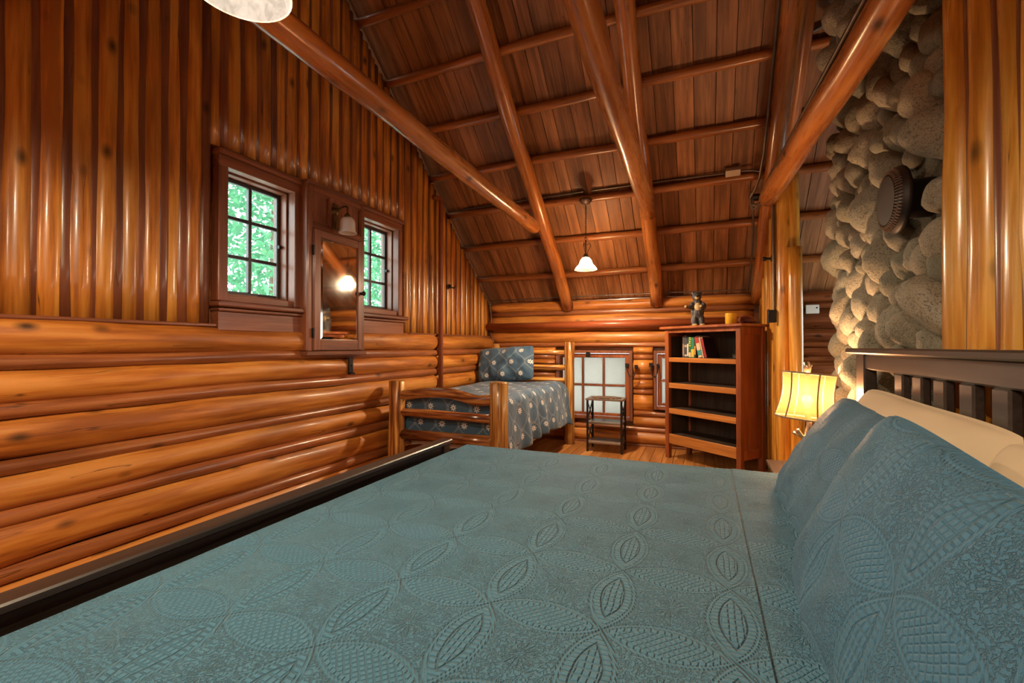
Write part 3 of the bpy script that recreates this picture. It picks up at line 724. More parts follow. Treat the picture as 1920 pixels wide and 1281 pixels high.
# quilt: a draped sheet, folded over the two long sides and the foot
qv, qf, quv = [], [], []
QX0, QX1, QY0, QY1, QZ = -1.338, .50, BY0 + .035, 2.405, .500
nu, nv = 150, 170
def edge_profile(t, lo, hi, r, drop):
    """t is arc length; returns coordinate and drop below the top"""
    L = hi - lo; c = PI * r / 2
    if t < 0:
        s = -t
        if s < c: a = s / r; return lo - r * math.sin(a) , r * (1 - math.cos(a))
        return lo - r, r + (s - c)
    if t > L:
        s = t - L
        if s < c: a = s / r; return hi + r * math.sin(a), r * (1 - math.cos(a))
        return hi + r, r + (s - c)
    return lo + t, 0.
rr_ = .055
xs = np.linspace(-.24, QX1 - QX0 - .0, nu); ys = np.linspace(-.30, (QY1 - QY0 - 2 * rr_) + .36, nv)
for i in range(nu):
    for j in range(nv):
        px, dx = edge_profile(xs[i], QX0 + rr_, QX1 + 5, rr_, .2); py, dy = edge_profile(ys[j], QY0 + rr_, QY1 - rr_, rr_, .3)
        z = QZ - max(dx, dy) - .3 * min(dx, dy)
        flat = 1.0 if dx == 0 and dy == 0 else .35
        z += flat * (.006 * mnoise.noise(Vector((px * 2.3, py * 2.3, 0))) + .0035 * mnoise.noise(Vector((px * 7, py * 7, 5))))
        if dy > rr_ and py > 1: py += .012 * math.sin(px * 17) * min(1, dy / .2)
        # the turned-back band near the pillows lies a little higher
        if px > .115: z += .004
        qv.append((px, py, z)); quv.append((QX0 + rr_ + xs[i], QY0 + rr_ + ys[j]))
for i in range(nu - 1):
    for j in range(nv - 1):
        a = i * nv + j; qf.append((a, a + nv, a + nv + 1, a + 1))
ql = mesh('quilt', qv, qf, M['quilt'], None, True, uvs=quv); tag(ql, 'teal quilt with stitched overlapping rings spread over the large bed', 'quilt')

def pillow(name, wd, ht, th, mat, loc, rot, label, cat, group=None, seed=1, flange=.0, crease=.012, power=.55):
    """local x = width, y = height, z = thickness; corners pinched, both faces puffed"""
    n_ = 44; vs, fs, uv = [], [], []
    rs_ = random.Random(seed); o_ = rs_.uniform(0, 90)
    for side in (1, -1):
        for i in range(n_ + 1):
            for j in range(n_ + 1):
                u = i / n_ * 2 - 1; v = j / n_ * 2 - 1
                fu = max(0., 1 - abs(u) ** 2.6); fv = max(0., 1 - abs(v) ** 2.6)
                hgt = (fu * fv) ** power
                x_ = u * wd / 2 * (1 - .07 * (1 - abs(u)) * 0 - .055 * (1 - v * v) * abs(u) ** 3); y_ = v * ht / 2 * (1 - .075 * (1 - u * u) * abs(v) ** 3)
                rc = 1 - .10 * (u * u * v * v) ** 1.6; x_ *= rc; y_ *= rc
                nz_ = mnoise.noise(Vector((x_ * 7 + o_, y_ * 7, side * 3))) * crease + mnoise.noise(Vector((x_ * 16 + o_, y_ * 16, side * 3))) * crease * .4
                z_ = side * (th / 2 * hgt + nz_ * min(1, hgt * 2)) + .004 * side * (hgt > 0)
                vs.append((x_, y_, z_)); uv.append((x_, y_))
    m_ = (n_ + 1) ** 2
    for s in (0, 1):
        for i in range(n_):
            for j in range(n_):
                a = s * m_ + i * (n_ + 1) + j; f = (a, a + n_ + 1, a + n_ + 2, a + 1); fs.append(f if s == 0 else f[::-1])
    rim = [i * (n_ + 1) for i in range(n_)] + [n_ * (n_ + 1) + j for j in range(n_)] + [(n_ - i) * (n_ + 1) + n_ for i in range(n_)] + [n_ - j for j in range(n_)]
    for a, b_ in zip(rim, rim[1:] + rim[:1]): fs.append((a, b_, b_ + m_, a + m_))
    o = mesh(name, vs, fs, mat, None, True, loc, rot, uvs=uv); return tag(o, label, cat, group)
def frame(xaxis, yaxis):
    xa = Vector(xaxis).normalized(); ya = Vector(yaxis); ya = (ya - xa * ya.dot(xa)).normalized(); za = xa.cross(ya)
    return Matrix((xa, ya, za)).transposed().to_quaternion()
# local x runs along -Y (so the outward face looks to -X), local y leans back up to the headboard
pillow('sham', .86, .50, .14, M['sham'], (.402, 1.80, .672), frame((0, -1, -.02), (.23, 0, .38)), 'teal quilted pillow sham next to the table lamp, partly covered by another', 'pillow', 'teal shams on the large bed', 3)
pillow('sham', .92, .52, .17, M['sham'], (.330, .925, .655), frame((.05, -1, -.13), (.18, 0, .40)), 'teal quilted pillow sham nearest the viewer, leaning over the other', 'pillow', 'teal shams on the large bed', 5)
pillow('pillow', .96, .48, .15, M['cream'], (.505, 1.63, .705), frame((0, -1, -.02), (.13, 0, .42)), 'cream pillow against the headboard behind the farther teal sham', 'pillow', 'cream pillows on the large bed', 8, power=.6)
pillow('pillow', .84, .48, .16, M['cream'], (.478, .79, .690), frame((0, -1, 0), (.14, 0, .42)), 'cream pillow cut by the picture edge behind the nearer teal sham', 'pillow', 'cream pillows on the large bed', 9, power=.6)

# ================================================================ NIGHTSTAND AND TABLE LAMP
ns = empty('nightstand', (.50, 2.74, 0), 0, 'low dark nightstand carrying the lamp between bed and chimney', 'nightstand')
for sx in (-.16, .13):
    for sy in (-.16, .13): box('leg', (sx, sx + .03), (sy, sy + .03), (0, .40), M['espresso'], ns)
box('top', (-.18, .18), (-.18, .18), (.42, .44), M['espresso'], ns); box('drawer', (-.155, .155), (-.155, .155), (.30, .42), M['espresso'], ns)
tl = empty('table_lamp', (.485, 2.72, .44), 0, 'lit table lamp with linen panel shade on a twig shaped silver base', 'lamp')
lathe('base', [(0.001, 0), (.075, 0), (.078, .012), (.05, .022), (.022, .032), (.001, .034)], M['silver'], tl, 24)
tube('stem', [(0, 0, .02), (.012, .004, .09), (-.004, 0, .17), (.008, -.004, .24), (0, 0, .30), (0, 0, .38), (.0, 0, .50)], .013, M['silver'], tl, 8, radii=None, smooth_path=True)
tube('twig', [(.0, 0, .15), (-.018, -.01, .175), (-.03, -.012, .185), (-.048, -.016, .215)], .010, M['silver'], tl, 7, smooth_path=True)
tube('twig', [(-.03, -.012, .185), (-.055, -.018, .19), (-.066, -.02, .20)], .008, M['silver'], tl, 7)
fin = tube('finial', [(0, 0, .50), (.004, 0, .53), (-.003, 0, .56)], .016, M['silver'], tl, 8, radii=[.015, .017, .013])
tube('twig', [(0, 0, .525), (.022, -.004, .545)], .006, M['silver'], fin, 6)
tq = Euler((math.radians(-1.5), math.radians(5.5), math.radians(12))).to_quaternion()
ns_ = 6
def shade_r(t): return .112 + .016 * (1 - t) - .014 * math.sin(PI * t)
vs, fs = [], []
nt_, na = 12, 48
for i in range(nt_ + 1):
    t = i / nt_
    for j in range(na):
        a = 2 * PI * j / na; am = ((a + PI / 6) % (PI / 3)) - PI / 6
        k = .62 + .38 * math.cos(PI / 6) / math.cos(am)
        r_ = shade_r(t) * k * 1.06; vs.append((r_ * math.cos(a), r_ * math.sin(a), -.115 + .23 * t))
for i in range(nt_):
    for j in range(na): j2 = (j + 1) % na; fs.append((i * na + j, i * na + j2, (i + 1) * na + j2, (i + 1) * na + j))
sh = mesh('lamp_shade', vs, fs, M['shade'], tl, True, (0, 0, .385), tq)
def ringpts(t):
    z = -.115 + .23 * t; out = []
    for j in range(na + 1):
        a = 2 * PI * j / na; am = ((a + PI / 6) % (PI / 3)) - PI / 6; k = .62 + .38 * math.cos(PI / 6) / math.cos(am); r_ = shade_r(t) * k * 1.06 + .001
        out.append((r_ * math.cos(a), r_ * math.sin(a), z))
    return out
for t in (0, 1): tube('trim_band', ringpts(t), .0048, M['shade_band'], sh, 6)
for s in range(6):
    a = PI / 6 + s * PI / 3; pts = []
    for i in range(nt_ + 1):
        t = i / nt_; r_ = shade_r(t) * 1.06 + .001; pts.append((r_ * math.cos(a), r_ * math.sin(a), -.115 + .23 * t))
    tube('trim_band', pts, .0040, M['shade_band'], sh, 6)
lathe('bulb', [(.001, .40), (.02, .385), (.026, .365), (.018, .34), (.012, .32)], M['bulb_soft'], tl, 16)
point('lamp_light', (0, 0, .38), 42., (1.0, .57, .29), .05, tl)

# ================================================================ TWIN LOG BED
tb = empty('log_bed', (-1.82, 3.93, 0), 0, 'small peeled log bed in the corner with a foot rail that bows', 'bed')
def TL(nm, p0, p1, r, mat, **kw):
    o = log(nm, p0, p1, r, mat, tb, **kw); o.location = o.location - tb.location; return o
XBL, XBR, YBF, YBH = -2.282, -1.376, 2.99, 4.864
TL('post', (XBL, YBF, 0), (XBL, YBF, .805), .066, M['bedlog'], wob=.002, sides=20, endround=.008, seed=1)
TL('post', (XBR, YBF, 0), (XBR, YBF, .82), .068, M['bedlog'], wob=.002, sides=20, endround=.008, seed=2)
TL('post', (XBL, YBH, 0), (XBL, YBH, 1.11), .050, M['bedlog'], wob=.003, sides=18, endround=.006, seed=3)
TL('post', (XBR, YBH, 0), (XBR, YBH, 1.13), .056, M['bedlog'], wob=.003, sides=18, endround=.006, seed=4)
def bowed(nm, pts, r, mat):
    n_ = len(pts); o = tube(nm, [Vector(p) - tb.location for p in pts], r, mat, tb, 14, smooth_path=True); return o
bowed('foot_rail', [(XBL + .03, YBF, .690), (XBL + .12, YBF, .693), (XBL + .28, YBF, .716), (XBL + .46, YBF - .004, .722), (XBL + .60, YBF, .700), (XBL + .72, YBF, .676), (XBL + .82, YBF, .682), (XBR - .03, YBF, .690)], .040, M['bedrail'])
TL('foot_rail', (XBL + .03, YBF, .548), (XBR - .03, YBF, .548), .034, M['bedrail'], wob=.004, sides=16)
TL('foot_rail', (XBL + .03, YBF, .372), (XBR - .03, YBF, .376), .043, M['bedrail'], wob=.004, sides=16)
for zz, rr2 in ((1.005, .030), (.842, .032), (.70, .030), (.40, .035)):
    TL('head_rail', (XBL + .03, YBH, zz), (XBR - .03, YBH, zz), rr2, M['bedlog'], wob=.003, sides=14)
for xx in (XBL + .03, XBR - .02): TL('side_rail', (xx, YBF, .30), (xx, YBH, .30), .038, M['bedrail'], wob=.003)
o = box('mattress', (XBL + .05, XBR - .06), (YBF + .125, YBH - .06), (.34, .625), M['mattress'], tb, .05); o.location = o.location - tb.location
# white sheet hanging below the comforter
vs, fs = [], []
pts = [(XBL + .05, YBF + .112), (XBR - .045, YBF + .112), (XBR - .045, YBH - .10)]
path = []
for (a, b_), (c, d) in zip(pts, pts[1:]):
    for i in range(24): path.append((a + (c - a) * i / 24, b_ + (d - b_) * i / 24))
path.append(pts[-1])
for i, (a, b_) in enumerate(path):
    wv = .006 * math.sin(i * 1.3); 
    for k, z in enumerate((.58, .42, .27)): vs.append((a + wv * k * .5 + (.030 * k if i > 24 else 0), b_ - wv * k * .5 - (.004 * k if i < 24 else 0), z + (.012 * math.sin(i * .55) if k == 2 else 0)))
for i in range(len(path) - 1):
    for k in range(2): a = i * 3 + k; fs.append((a, a + 1, a + 4, a + 3))
o = mesh('bed_sheet', vs, fs, M['sheet'], None, True); tag(o, 'off white sheet hanging below the slate patterned comforter', 'sheet')
sm = o.modifiers.new('thick', 'SOLIDIFY'); sm.thickness = .003
# comforter
vs, fs, uv = [], [], []
cx0, cx1, cy0, cy1, cz = XBL - .005, XBR - .015, YBF + .075, YBH - .075, .688
r_ = .075
us = np.linspace(-.22, (cx1 - cx0 - 2 * r_) + .48, 96); vs_ = np.linspace(-.38, (cy1 - cy0 - 2 * r_) + .12, 120)
for u in us:
    for v in vs_:
        px, dx = edge_profile(u, cx0 + r_, cx1 - r_, r_, 0); py, dy = edge_profile(v, cy0 + r_, cy1 - r_, r_, 0)
        z = cz - max(dx, dy) - .25 * min(dx, dy)
        side = u > (cx1 - cx0 - 2 * r_)
        if side:
            t = min(1., dx / .4)
            px += .055 * t + .020 * t * math.sin(py * 19 + 2.5 * math.sin(py * 5)) + .012 * mnoise.noise(Vector((py * 9, dx * 5, 1)))
            z += .05 * t * (.5 + .5 * math.sin((py - 3.1) * 3.2 - 1.2)) * (1 if py > 3.3 else .3) - .02 * t
        if dy > 0 and py < 4: py += .010 * math.sin(px * 23) * min(1, dy / .2) - .006
        z += (.010 if dx == 0 and dy == 0 else .004) * mnoise.noise(Vector((px * 5, py * 5, 9))) + .012 * mnoise.noise(Vector((px * 1.7, py * 1.7, 4)))
        if u < 0: px = max(px, XL + .09)
        vs.append((px, py, z)); uv.append((u, v))
nv_ = len(vs_)
for i in range(len(us) - 1):
    for j in range(nv_ - 1): a = i * nv_ + j; fs.append((a, a + nv_, a + nv_ + 1, a + 1))
o = mesh('comforter', vs, fs, M['comforter'], None, True, uvs=uv); tag(o, 'slate blue comforter with white stars draped over the small log bed', 'comforter')
sm = o.modifiers.new('thick', 'SOLIDIFY'); sm.thickness = .012; sm.offset = -1
pillow('pillow', .70, .42, .20, M['comforter'], (-2.062, 4.66, .878), frame((1, .05, .075), (-.01, .11, .40)), 'slate blue starred pillow propped up on the small log bed', 'pillow', None, 12, crease=.035, power=.62)

# ================================================================ MIRROR CABINET AND SCONCE
CX = -2.385
cb = empty('mirror_cabinet', (CX, 2.455, 1.03), 0, 'reddish wooden wall cabinet with a mirrored door between the two windows', 'cabinet')
def CB(nm, x, y, z, mat, bv=.004, par=None):
    o = box(nm, x, y, z, mat, par or cb, bv)
    o.location = o.location - cb.location - (par.location if par else Vector()); return o
ca, cbb = 2.193, 2.717
CB('case', (XL - .02, CX - .022), (ca + .002, cbb - .002), (1.045, 2.16), M['trimwood_z'])
CB('side_panel', (XL - .02, CX - .004), (ca - .012, ca + .002), (1.05, 2.165), M['trimwood_z']); CB('side_panel', (XL - .02, CX - .004), (cbb - .002, cbb + .010), (1.05, 2.165), M['trimwood_z'])
CB('base_board', (XL - .02, CX + .014), (ca - .02, cbb + .018), (1.018, 1.047), M['trimwood'])
CB('top_board', (XL - .02, CX + .006), (ca - .014, cbb + .012), (2.155, 2.182), M['trimwood'])
ff = .034
CB('stile', (CX - .022, CX), (ca - .005, ca + ff), (1.047, 2.155), M['trimwood_z']); CB('stile', (CX - .022, CX), (cbb - ff, cbb + .005), (1.047, 2.155), M['trimwood_z'])
CB('rail', (CX - .022, CX), (ca + ff, cbb - ff), (2.115, 2.155), M['trimwood']); CB('rail', (CX - .022, CX), (ca + ff, cbb - ff), (1.868, 1.91), M['trimwood'])
ymid = 2.43
CB('rail', (CX - .022, CX), (ymid - .055, ymid + .055), (1.91, 2.115), M['trimwood_z'])
for a, b_ in ((ca + ff, ymid - .055), (ymid + .055, cbb - ff)):
    pn = CB('panel', (CX - .026, CX - .016), (a, b_), (1.91, 2.115), M['trimwood_z'])
    for q_ in (((CX - .02, CX - .004), (a, b_), (2.103, 2.115)), ((CX - .02, CX - .004), (a, b_), (1.91, 1.922)), ((CX - .02, CX - .004), (a, a + .012), (1.922, 2.103)), ((CX - .02, CX - .004), (b_ - .012, b_), (1.922, 2.103))): CB('moulding', *q_, M['trimwood'], .005, pn)
dr = CB('door', (CX - .020, CX + .002), (ca + ff + .003, cbb - ff - .003), (1.052, 1.865), M['trimwood_z'], .004)
m0, m1, n0, n1 = 2.285, 2.640, 1.125, 1.812
CB('door_frame', (CX + .001, CX + .014), (ca + ff + .004, m0), (1.053, 1.864), M['trimwood_z'], .003, dr); CB('door_frame', (CX + .001, CX + .014), (m1, cbb - ff - .004), (1.053, 1.864), M['trimwood_z'], .003, dr)
CB('door_frame', (CX + .001, CX + .014), (m0, m1), (1.053, n0), M['trimwood'], .003, dr); CB('door_frame', (CX + .001, CX + .014), (m0, m1), (n1, 1.864), M['trimwood'], .003, dr)
# mirror with a bevelled rim
b0 = .018
vs = [(.006, m0, n0), (.006, m1, n0), (.006, m1, n1), (.006, m0, n1), (.0095, m0 + b0, n0 + b0), (.0095, m1 - b0, n0 + b0), (.0095, m1 - b0, n1 - b0), (.0095, m0 + b0, n1 - b0)]
vs = [Vector((CX + a, b_, c)) - cb.location - dr.location for a, b_, c in vs]
o = mesh('mirror', vs, [(0, 1, 5, 4), (1, 2, 6, 5), (2, 3, 7, 6), (3, 0, 4, 7), (4, 5, 6, 7)], M['mirror'], dr)
o['label'] = 'bevelled cabinet mirror'
for z_ in (1.17, 1.72): CB('hinge', (CX + .0, CX + .017), (ca + ff - .008, ca + ff + .004), (z_ - .032, z_ + .032), M['iron'], .002)
kb_ = lathe('door_knob', [(.001, 0), (.012, .002), (.007, .012), (.016, .022), (.019, .030), (.012, .038), (.001, .040)], M['iron'], dr, 16, Vector((CX + .013, 2.668, 1.475)) - cb.location - dr.location, Euler((0, PI / 2, 0)).to_quaternion())
# sconce
sn = empty('wall_sconce', (CX + .002, 2.43, 2.005), 0, 'brass wall sconce with white glass bell shade above the cabinet mirror', 'sconce')
lathe('backplate', [(.001, 0.022), (.016, .02), (.030, .012), (.040, .0)], M['brass'], sn, 10, (0, -.01, .02), Euler((0, PI / 2, 0)).to_quaternion())
box('backplate', (.0, .012), (-.036, .020), (-.10, .075), M['brass'], sn, .006)
tube('arm', [(.012, -.01, .02), (.04, 0, .045), (.075, .004, .055), (.095, .006, .045), (.098, .006, .015), (.098, .006, -.005)], .007, M['brass'], sn, 8, smooth_path=True)
lathe('cup', [(.001, .0), (.012, .0), (.022, -.012), (.026, -.026), (.020, -.028)], M['brass'], sn, 18, (.098, .006, 0))
lathe('glass_shade', [(.018, -.024), (.036, -.030), (.047, -.045), (.051, -.065), (.052, -.105), (.056, -.125), (.063, -.136), (.060, -.137), (.053, -.126), (.049, -.105), (.046, -.06)], M['sconce_glass'], sn, 40, (.098, .006, 0), flute=.012, nfl=20)
# iron bracket on the log below the cabinet, hook on the poles
br = empty('iron_bracket', (XL + .075, 2.60, .94), 0, 'black iron bracket fixed to the log below the mirror cabinet', 'bracket')
box('plate', (0, .014), (-.022, .022), (-.055, .060), M['iron'], br, .003); box('foot', (0, .03), (-.026, .024), (-.068, -.054), M['iron'], br, .003)
lathe('bolt', [(.001, .006), (.006, .005), (.008, 0)], M['iron'], br, 10, (.014, .002, .0), Euler((0, PI / 2, 0)).to_quaternion())
hk = empty('coat_hook', (XL + .035, 4.085, 1.705), 0, 'small black iron coat hook on the golden poles under the roof slope', 'hook')
box('plate', (0, .008), (-.030, .012), (-.022, .025), M['iron'], hk, .002)
tube('prong', [(.006, .01, .0), (.03, .02, -.012), (.045, .028, -.008), (.05, .032, .015)], .006, M['iron'], hk, 8, smooth_path=True)
tube('prong', [(.006, -.02, .005), (.026, -.02, -.002), (.036, -.018, .018)], .005, M['iron'], hk, 8, smooth_path=True)

# ================================================================ PIPES, CONDUIT, BOXES
pv = empty('upright_pipe', (XL + .085, 3.835, .0), 0, 'reddish painted upright pipe on the gable wall beside the log bed', 'pipe')
tube('pipe_run', [(0, 0, .02), (0, 0, 2.52), (-.004, -.004, 2.545), (-.03, -.03, 2.552), (-.07, -.05, 2.552)], .024, M['pipe_v'], pv, 14)
lathe('coupling', [(.03, -.03), (.031, 0), (.03, .03)], M['pipe_v'], pv, 14, (0, 0, .06)); lathe('flange', [(.045, 0), (.045, .02), (.026, .024)], M['pipe_v'], pv, 14, (0, 0, .0))
ph = tube('cross_pipe', [(XL + .03, YB - .115, 1.318), (.40, YB - .115, 1.330)], .042, M['pipe'], None, 20)
tag(ph, 'thick orange red painted pipe running along the back log wall', 'pipe')
cable = tube('wall_cable', [(XL + .10, YB - .075, 1.08), (XL + .085, YB - .075, 1.16), (XL + .045, YB - .07, 1.24), (XL + .055, YB - .06, 1.40), (XL + .05, YB - .08, 1.62), (XL + .12, YB - .11, 1.635), (-1.7, YB - .11, 1.645), (-.4, YB - .11, 1.645), (.38, YB - .11, 1.64)], .006, M['conduit'], None, 6, smooth_path=True)
tag(cable, 'thin grey cable following the corner and top of the back wall', 'cable')
# conduits on the roof timbers
c1 = tube('roof_conduit', [on_roof(-2.3, 4.06, .058), on_roof(-1.5, 4.05, .062), on_roof(-1.02, 4.045, .060)], .008, M['conduit'], None, 8, ribbed=True)
tag(c1, 'grey flexible conduit on the purlin leading to the hanging lamp', 'conduit')
c1b = tube('roof_conduit', [on_roof(-.95, 4.045, .058), on_roof(-.3, 4.05, .062), on_roof(.16, 4.04, .030)], .008, M['conduit'], None, 8, ribbed=True)
tag(c1b, 'grey flexible conduit between the hanging lamp and the metal junction box', 'conduit')
jb = box('junction_box', (-.055, .055), (-.03, .03), (-.022, .022), M['galv'], None, .004); jb.location = on_roof(.222, 4.03, .012); jb.rotation_euler = (-math.atan(SL), 0, 0)
tag(jb, 'small galvanised junction box on the purlin beside the last rafter', 'box')
c2 = tube('roof_conduit', [on_roof(.28, 4.03, .010), on_roof(.36, 4.03, .0), on_roof(.415, 4.03, -.03)], .010, M['conduit'], None, 8, ribbed=True)
tag(c2, 'short ribbed conduit joining the junction box to the last rafter', 'conduit')
c3 = tube('roof_conduit', [on_roof(.432, 3.10, -.03), on_roof(.428, 3.5, -.045), on_roof(.425, 3.9, -.05), on_roof(.41, 4.05, -.06), on_roof(.385, 4.13, -.065), on_roof(.355, 4.19, -.06), on_roof(.365, 4.24, -.06), on_roof(.405, 4.245, -.07), on_roof(.44, 4.21, -.11)], .010, M['conduit'], None, 8, ribbed=True)
tag(c3, 'grey conduit running down the side of the last rafter into a loop', 'conduit')
c4 = tube('roof_conduit', [on_roof(.44, 4.20, -.09), on_roof(.39, 4.27, -.07), on_roof(.36, 4.24, -.05), on_roof(.365, 4.16, -.04), on_roof(.385, 4.3, -.06), on_roof(.40, 4.5, -.05), on_roof(.405, 4.75, -.045), on_roof(.40, 5.0, -.04)], .009, M['conduit'], None, 8, smooth_path=True)
tag(c4, 'grey conduit hanging from the loop down the lower rafter', 'conduit')
cp = empty('conduit_bracket', on_roof(.40, 4.20, -.045), 0, 'dark round box where the conduits meet on the last rafter', 'box')
lathe('round_box', [(.001, .02), (.035, .02), (.04, .012), (.04, -.02), (.001, -.02)], M['iron'], cp, 18)
dt = Vector((.557 - .455, 1.81 - 3.93, 0)).normalized()
c5 = tube('tie_conduit', [Vector((.455, 3.93, ZT)) + dt * s + Vector((-.040, 0, .072)) for s in (.18, .8, 1.4, 2.0, 2.6)], .011, M['conduit'], None, 8, ribbed=True)
tag(c5, 'grey ribbed conduit lying on the tie beam in front of the chimney', 'conduit')
c6 = tube('roof_conduit', [on_roof(.58, 3.36, .02), on_roof(.70, 3.335, .05), on_roof(.9, 3.36, .05)], .013, M['conduit'], None, 8, ribbed=True, smooth_path=False)
tag(c6, 'dark ribbed conduit bridging from the rafter to the chimney top', 'conduit')
c7 = tube('wall_conduit', [(.495, 3.97, 2.40), (.495, 3.96, 1.35)], .010, M['conduit'], None, 8, ribbed=True)
tag(c7, 'ribbed grey conduit running down the yellow partition to the black box', 'conduit')
ob = empty('outlet_box', (.482, 3.92, 1.31), 0, 'black square electrical box on the yellow partition poles', 'box')
box('body', (-.028, .02), (-.035, .035), (-.05, .045), M['iron'], ob, .003); box('cover', (-.034, -.028), (-.04, .04), (-.055, .05), M['iron'], ob, .002)
kn = empty('iron_peg', (.492, 4.05, 1.770), 0, 'round black iron peg high on the yellow partition poles', 'peg')
lathe('rosette', [(.001, .006), (.024, .006), (.028, 0)], M['iron'], kn, 20, None, Euler((0, -PI / 2, 0)).to_quaternion())
lathe('stem', [(.010, .0), (.009, .03), (.018, .045), (.014, .062), (.001, .064)], M['iron'], kn, 16, None, Euler((0, -PI / 2, 0)).to_quaternion())
al = empty('wall_alarm', (.945, YB - .075, 1.432), 0, 'small white plastic alarm on the dark logs left of the chimney', 'alarm')
box('case', (-.055, .055), (-.012, .012), (-.042, .042), M['white'], al, .005)
lathe('button', [(.001, .004), (.007, .003), (.008, 0)], M['iron'], al, 12, (.035, -.012, .012), Euler((PI / 2, 0, 0)).to_quaternion())
for sx in (-.025, .018): tube('wire', [(sx, 0, .04), (sx, .02, .075)], .0018, M['iron'], al, 6)
# curtain hold-backs by the low windows
def holdback(loc, pts, lab, big=False):
    e = empty('iron_hook', loc, 0, lab, 'hook', 'iron hooks by the low windows')
    box('plate', (-.018, .018), (-.006, .01), (-.020, .024), M['iron'], e, .003)
    tube('rod', pts, .0045, M['iron'], e, 7, smooth_path=True)
holdback((-.782, YB - .060, .868), [(0, -.006, -.01), (.006, -.03, -.05), (.03, -.05, -.10), (.055, -.055, -.115)], 'thin iron hook on the stile of the frosted window')
holdback((-.676, YB - .105, .855), [(0, -.006, 0), (.0, -.05, -.03), (-.012, -.06, -.09), (-.035, -.05, -.115)], 'heavier iron hook on the logs just beside the frosted window')
holdback((-.524, YB - .105, .878), [(0, -.006, 0), (.004, -.03, -.05), (.02, -.045, -.11), (.05, -.04, -.12)], 'iron hook on the logs next to the bookcase')
holdback((-.462, YB - .060, .868), [(0, -.006, 0), (.004, -.03, -.05), (-.01, -.045, -.11), (-.03, -.045, -.12)], 'iron hook on the window casing touching the bookcase edge')

# ================================================================ SIDE TABLE
st = empty('side_table', (-.935, 4.70, 0), 0, 'narrow three tier side table with black metal X frame sides', 'table')
sx, sy = .172, .118; HT = .545
for a in (-sx, sx):
    for b_ in (-sy, sy): box('leg', (a - .010, a + .010), (b_ - .010, b_ + .010), (0, HT - .015), M['blackmetal'], st, .002)
    z0, z1 = .28, HT - .03
    tube('cross_brace', [(a, -sy, z1), (a, sy, z0 + .03)], .006, M['blackmetal'], st, 6); tube('cross_brace', [(a, sy, z1), (a, -sy, z0 + .03)], .006, M['blackmetal'], st, 6)
    tube('cross_brace', [(a, -sy, .27), (a, sy, .10)], .006, M['blackmetal'], st, 6); tube('cross_brace', [(a, sy, .27), (a, -sy, .10)], .006, M['blackmetal'], st, 6)
box('top', (-sx - .018, sx + .018), (-sy - .018, sy + .018), (HT - .018, HT), M['greywood'], st, .002)
for z in (.30, .10): box('shelf', (-sx - .004, sx + .004), (-sy - .004, sy + .004), (z - .014, z + .006), M['greywood'], st, .002)
def mat_mat():
    m, nt, b = newmat('braided_mat'); n = N(nt); co = n.coord('Object', False); x_, y_, z_ = n.sep(co)
    r2 = n.m('SQRT', n.m('ADD', n.m('MULTIPLY', x_, x_), n.m('MULTIPLY', n.m('MULTIPLY', y_, 1.45), n.m('MULTIPLY', y_, 1.45))))
    s_ = n.m('SINE', n.m('MULTIPLY', r2, 330.)); f = n.m('ADD', n.m('MULTIPLY', s_, .35), n.noise(co, 90., 2))
    nt.links.new(n.ramp(f, [(.25, (.035, .020, .016)), (.5, (.16, .065, .035)), (.8, (.36, .24, .15))]), b.inputs['Base Color']); b.inputs['Roughness'].default_value = .9; n.bump(s_, .8, .004, b); return m
bmt = lathe('braided_mat', [(.001, .007), (.150, .007), (.158, .004), (.156, 0), (.001, 0)], mat_mat(), None, 40, (-.935, 4.70, HT + .0005))
bmt.scale = (1, .72, 1); tag(bmt, 'oval braided brown mat on top of the side table', 'mat')

# ================================================================ BOOKCASE
ANG = math.radians(38)
bc = empty('bookcase', (-.354, 4.643, 0), -ANG, 'reddish brown four shelf bookcase standing at an angle before the back wall', 'bookcase')
BWD, BDP, BHT = .80, .34, 1.245; pw = .045
for a in (0, BWD - pw):
    for b_ in (0, BDP - pw): box('leg', (a, a + pw), (b_, b_ + pw), (0, BHT), M['cab'], bc)
for a in (.010, BWD - .030): box('side_panel', (a, a + .020), (pw, BDP - pw), (.17, BHT), M['cab'], bc, .002)
for a in (.003, BWD - .037): 
    box('side_rail', (a, a + .034), (pw, BDP - pw), (.13, .21), M['cab'], bc, .003); box('side_rail', (a, a + .034), (pw, BDP - pw), (BHT - .07, BHT), M['cab'], bc, .003)
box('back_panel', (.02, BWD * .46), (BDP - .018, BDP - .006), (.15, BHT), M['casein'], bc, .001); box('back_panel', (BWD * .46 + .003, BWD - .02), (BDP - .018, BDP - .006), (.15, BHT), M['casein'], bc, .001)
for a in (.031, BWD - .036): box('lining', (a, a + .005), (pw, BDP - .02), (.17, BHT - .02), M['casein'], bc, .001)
box('top', (-.040, BWD + .035), (-.032, BDP + .012), (BHT, BHT + .024), M['cab'], bc, .005)
box('front_rail', (pw, BWD - pw), (.004, .030), (BHT - .038, BHT), M['cab'], bc, .003)
for z0, z1 in ((.930, .972), (.678, .728), (.432, .484)):
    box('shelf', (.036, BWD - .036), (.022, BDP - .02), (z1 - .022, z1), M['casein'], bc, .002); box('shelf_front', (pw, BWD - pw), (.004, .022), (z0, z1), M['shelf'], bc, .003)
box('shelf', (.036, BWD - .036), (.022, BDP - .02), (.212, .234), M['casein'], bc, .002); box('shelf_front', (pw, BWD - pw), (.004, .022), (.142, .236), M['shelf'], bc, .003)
CA, SA = math.cos(ANG), math.sin(ANG)
def bk_world(x_, y_, z_): return Vector((-.354 + x_ * CA + y_ * SA, 4.643 - x_ * SA + y_ * CA, z_))
SHZ = .9725
def mat_book(name, c): return plain(name, c, .45, coat=.15, noise_amt=.25, nscale=40)
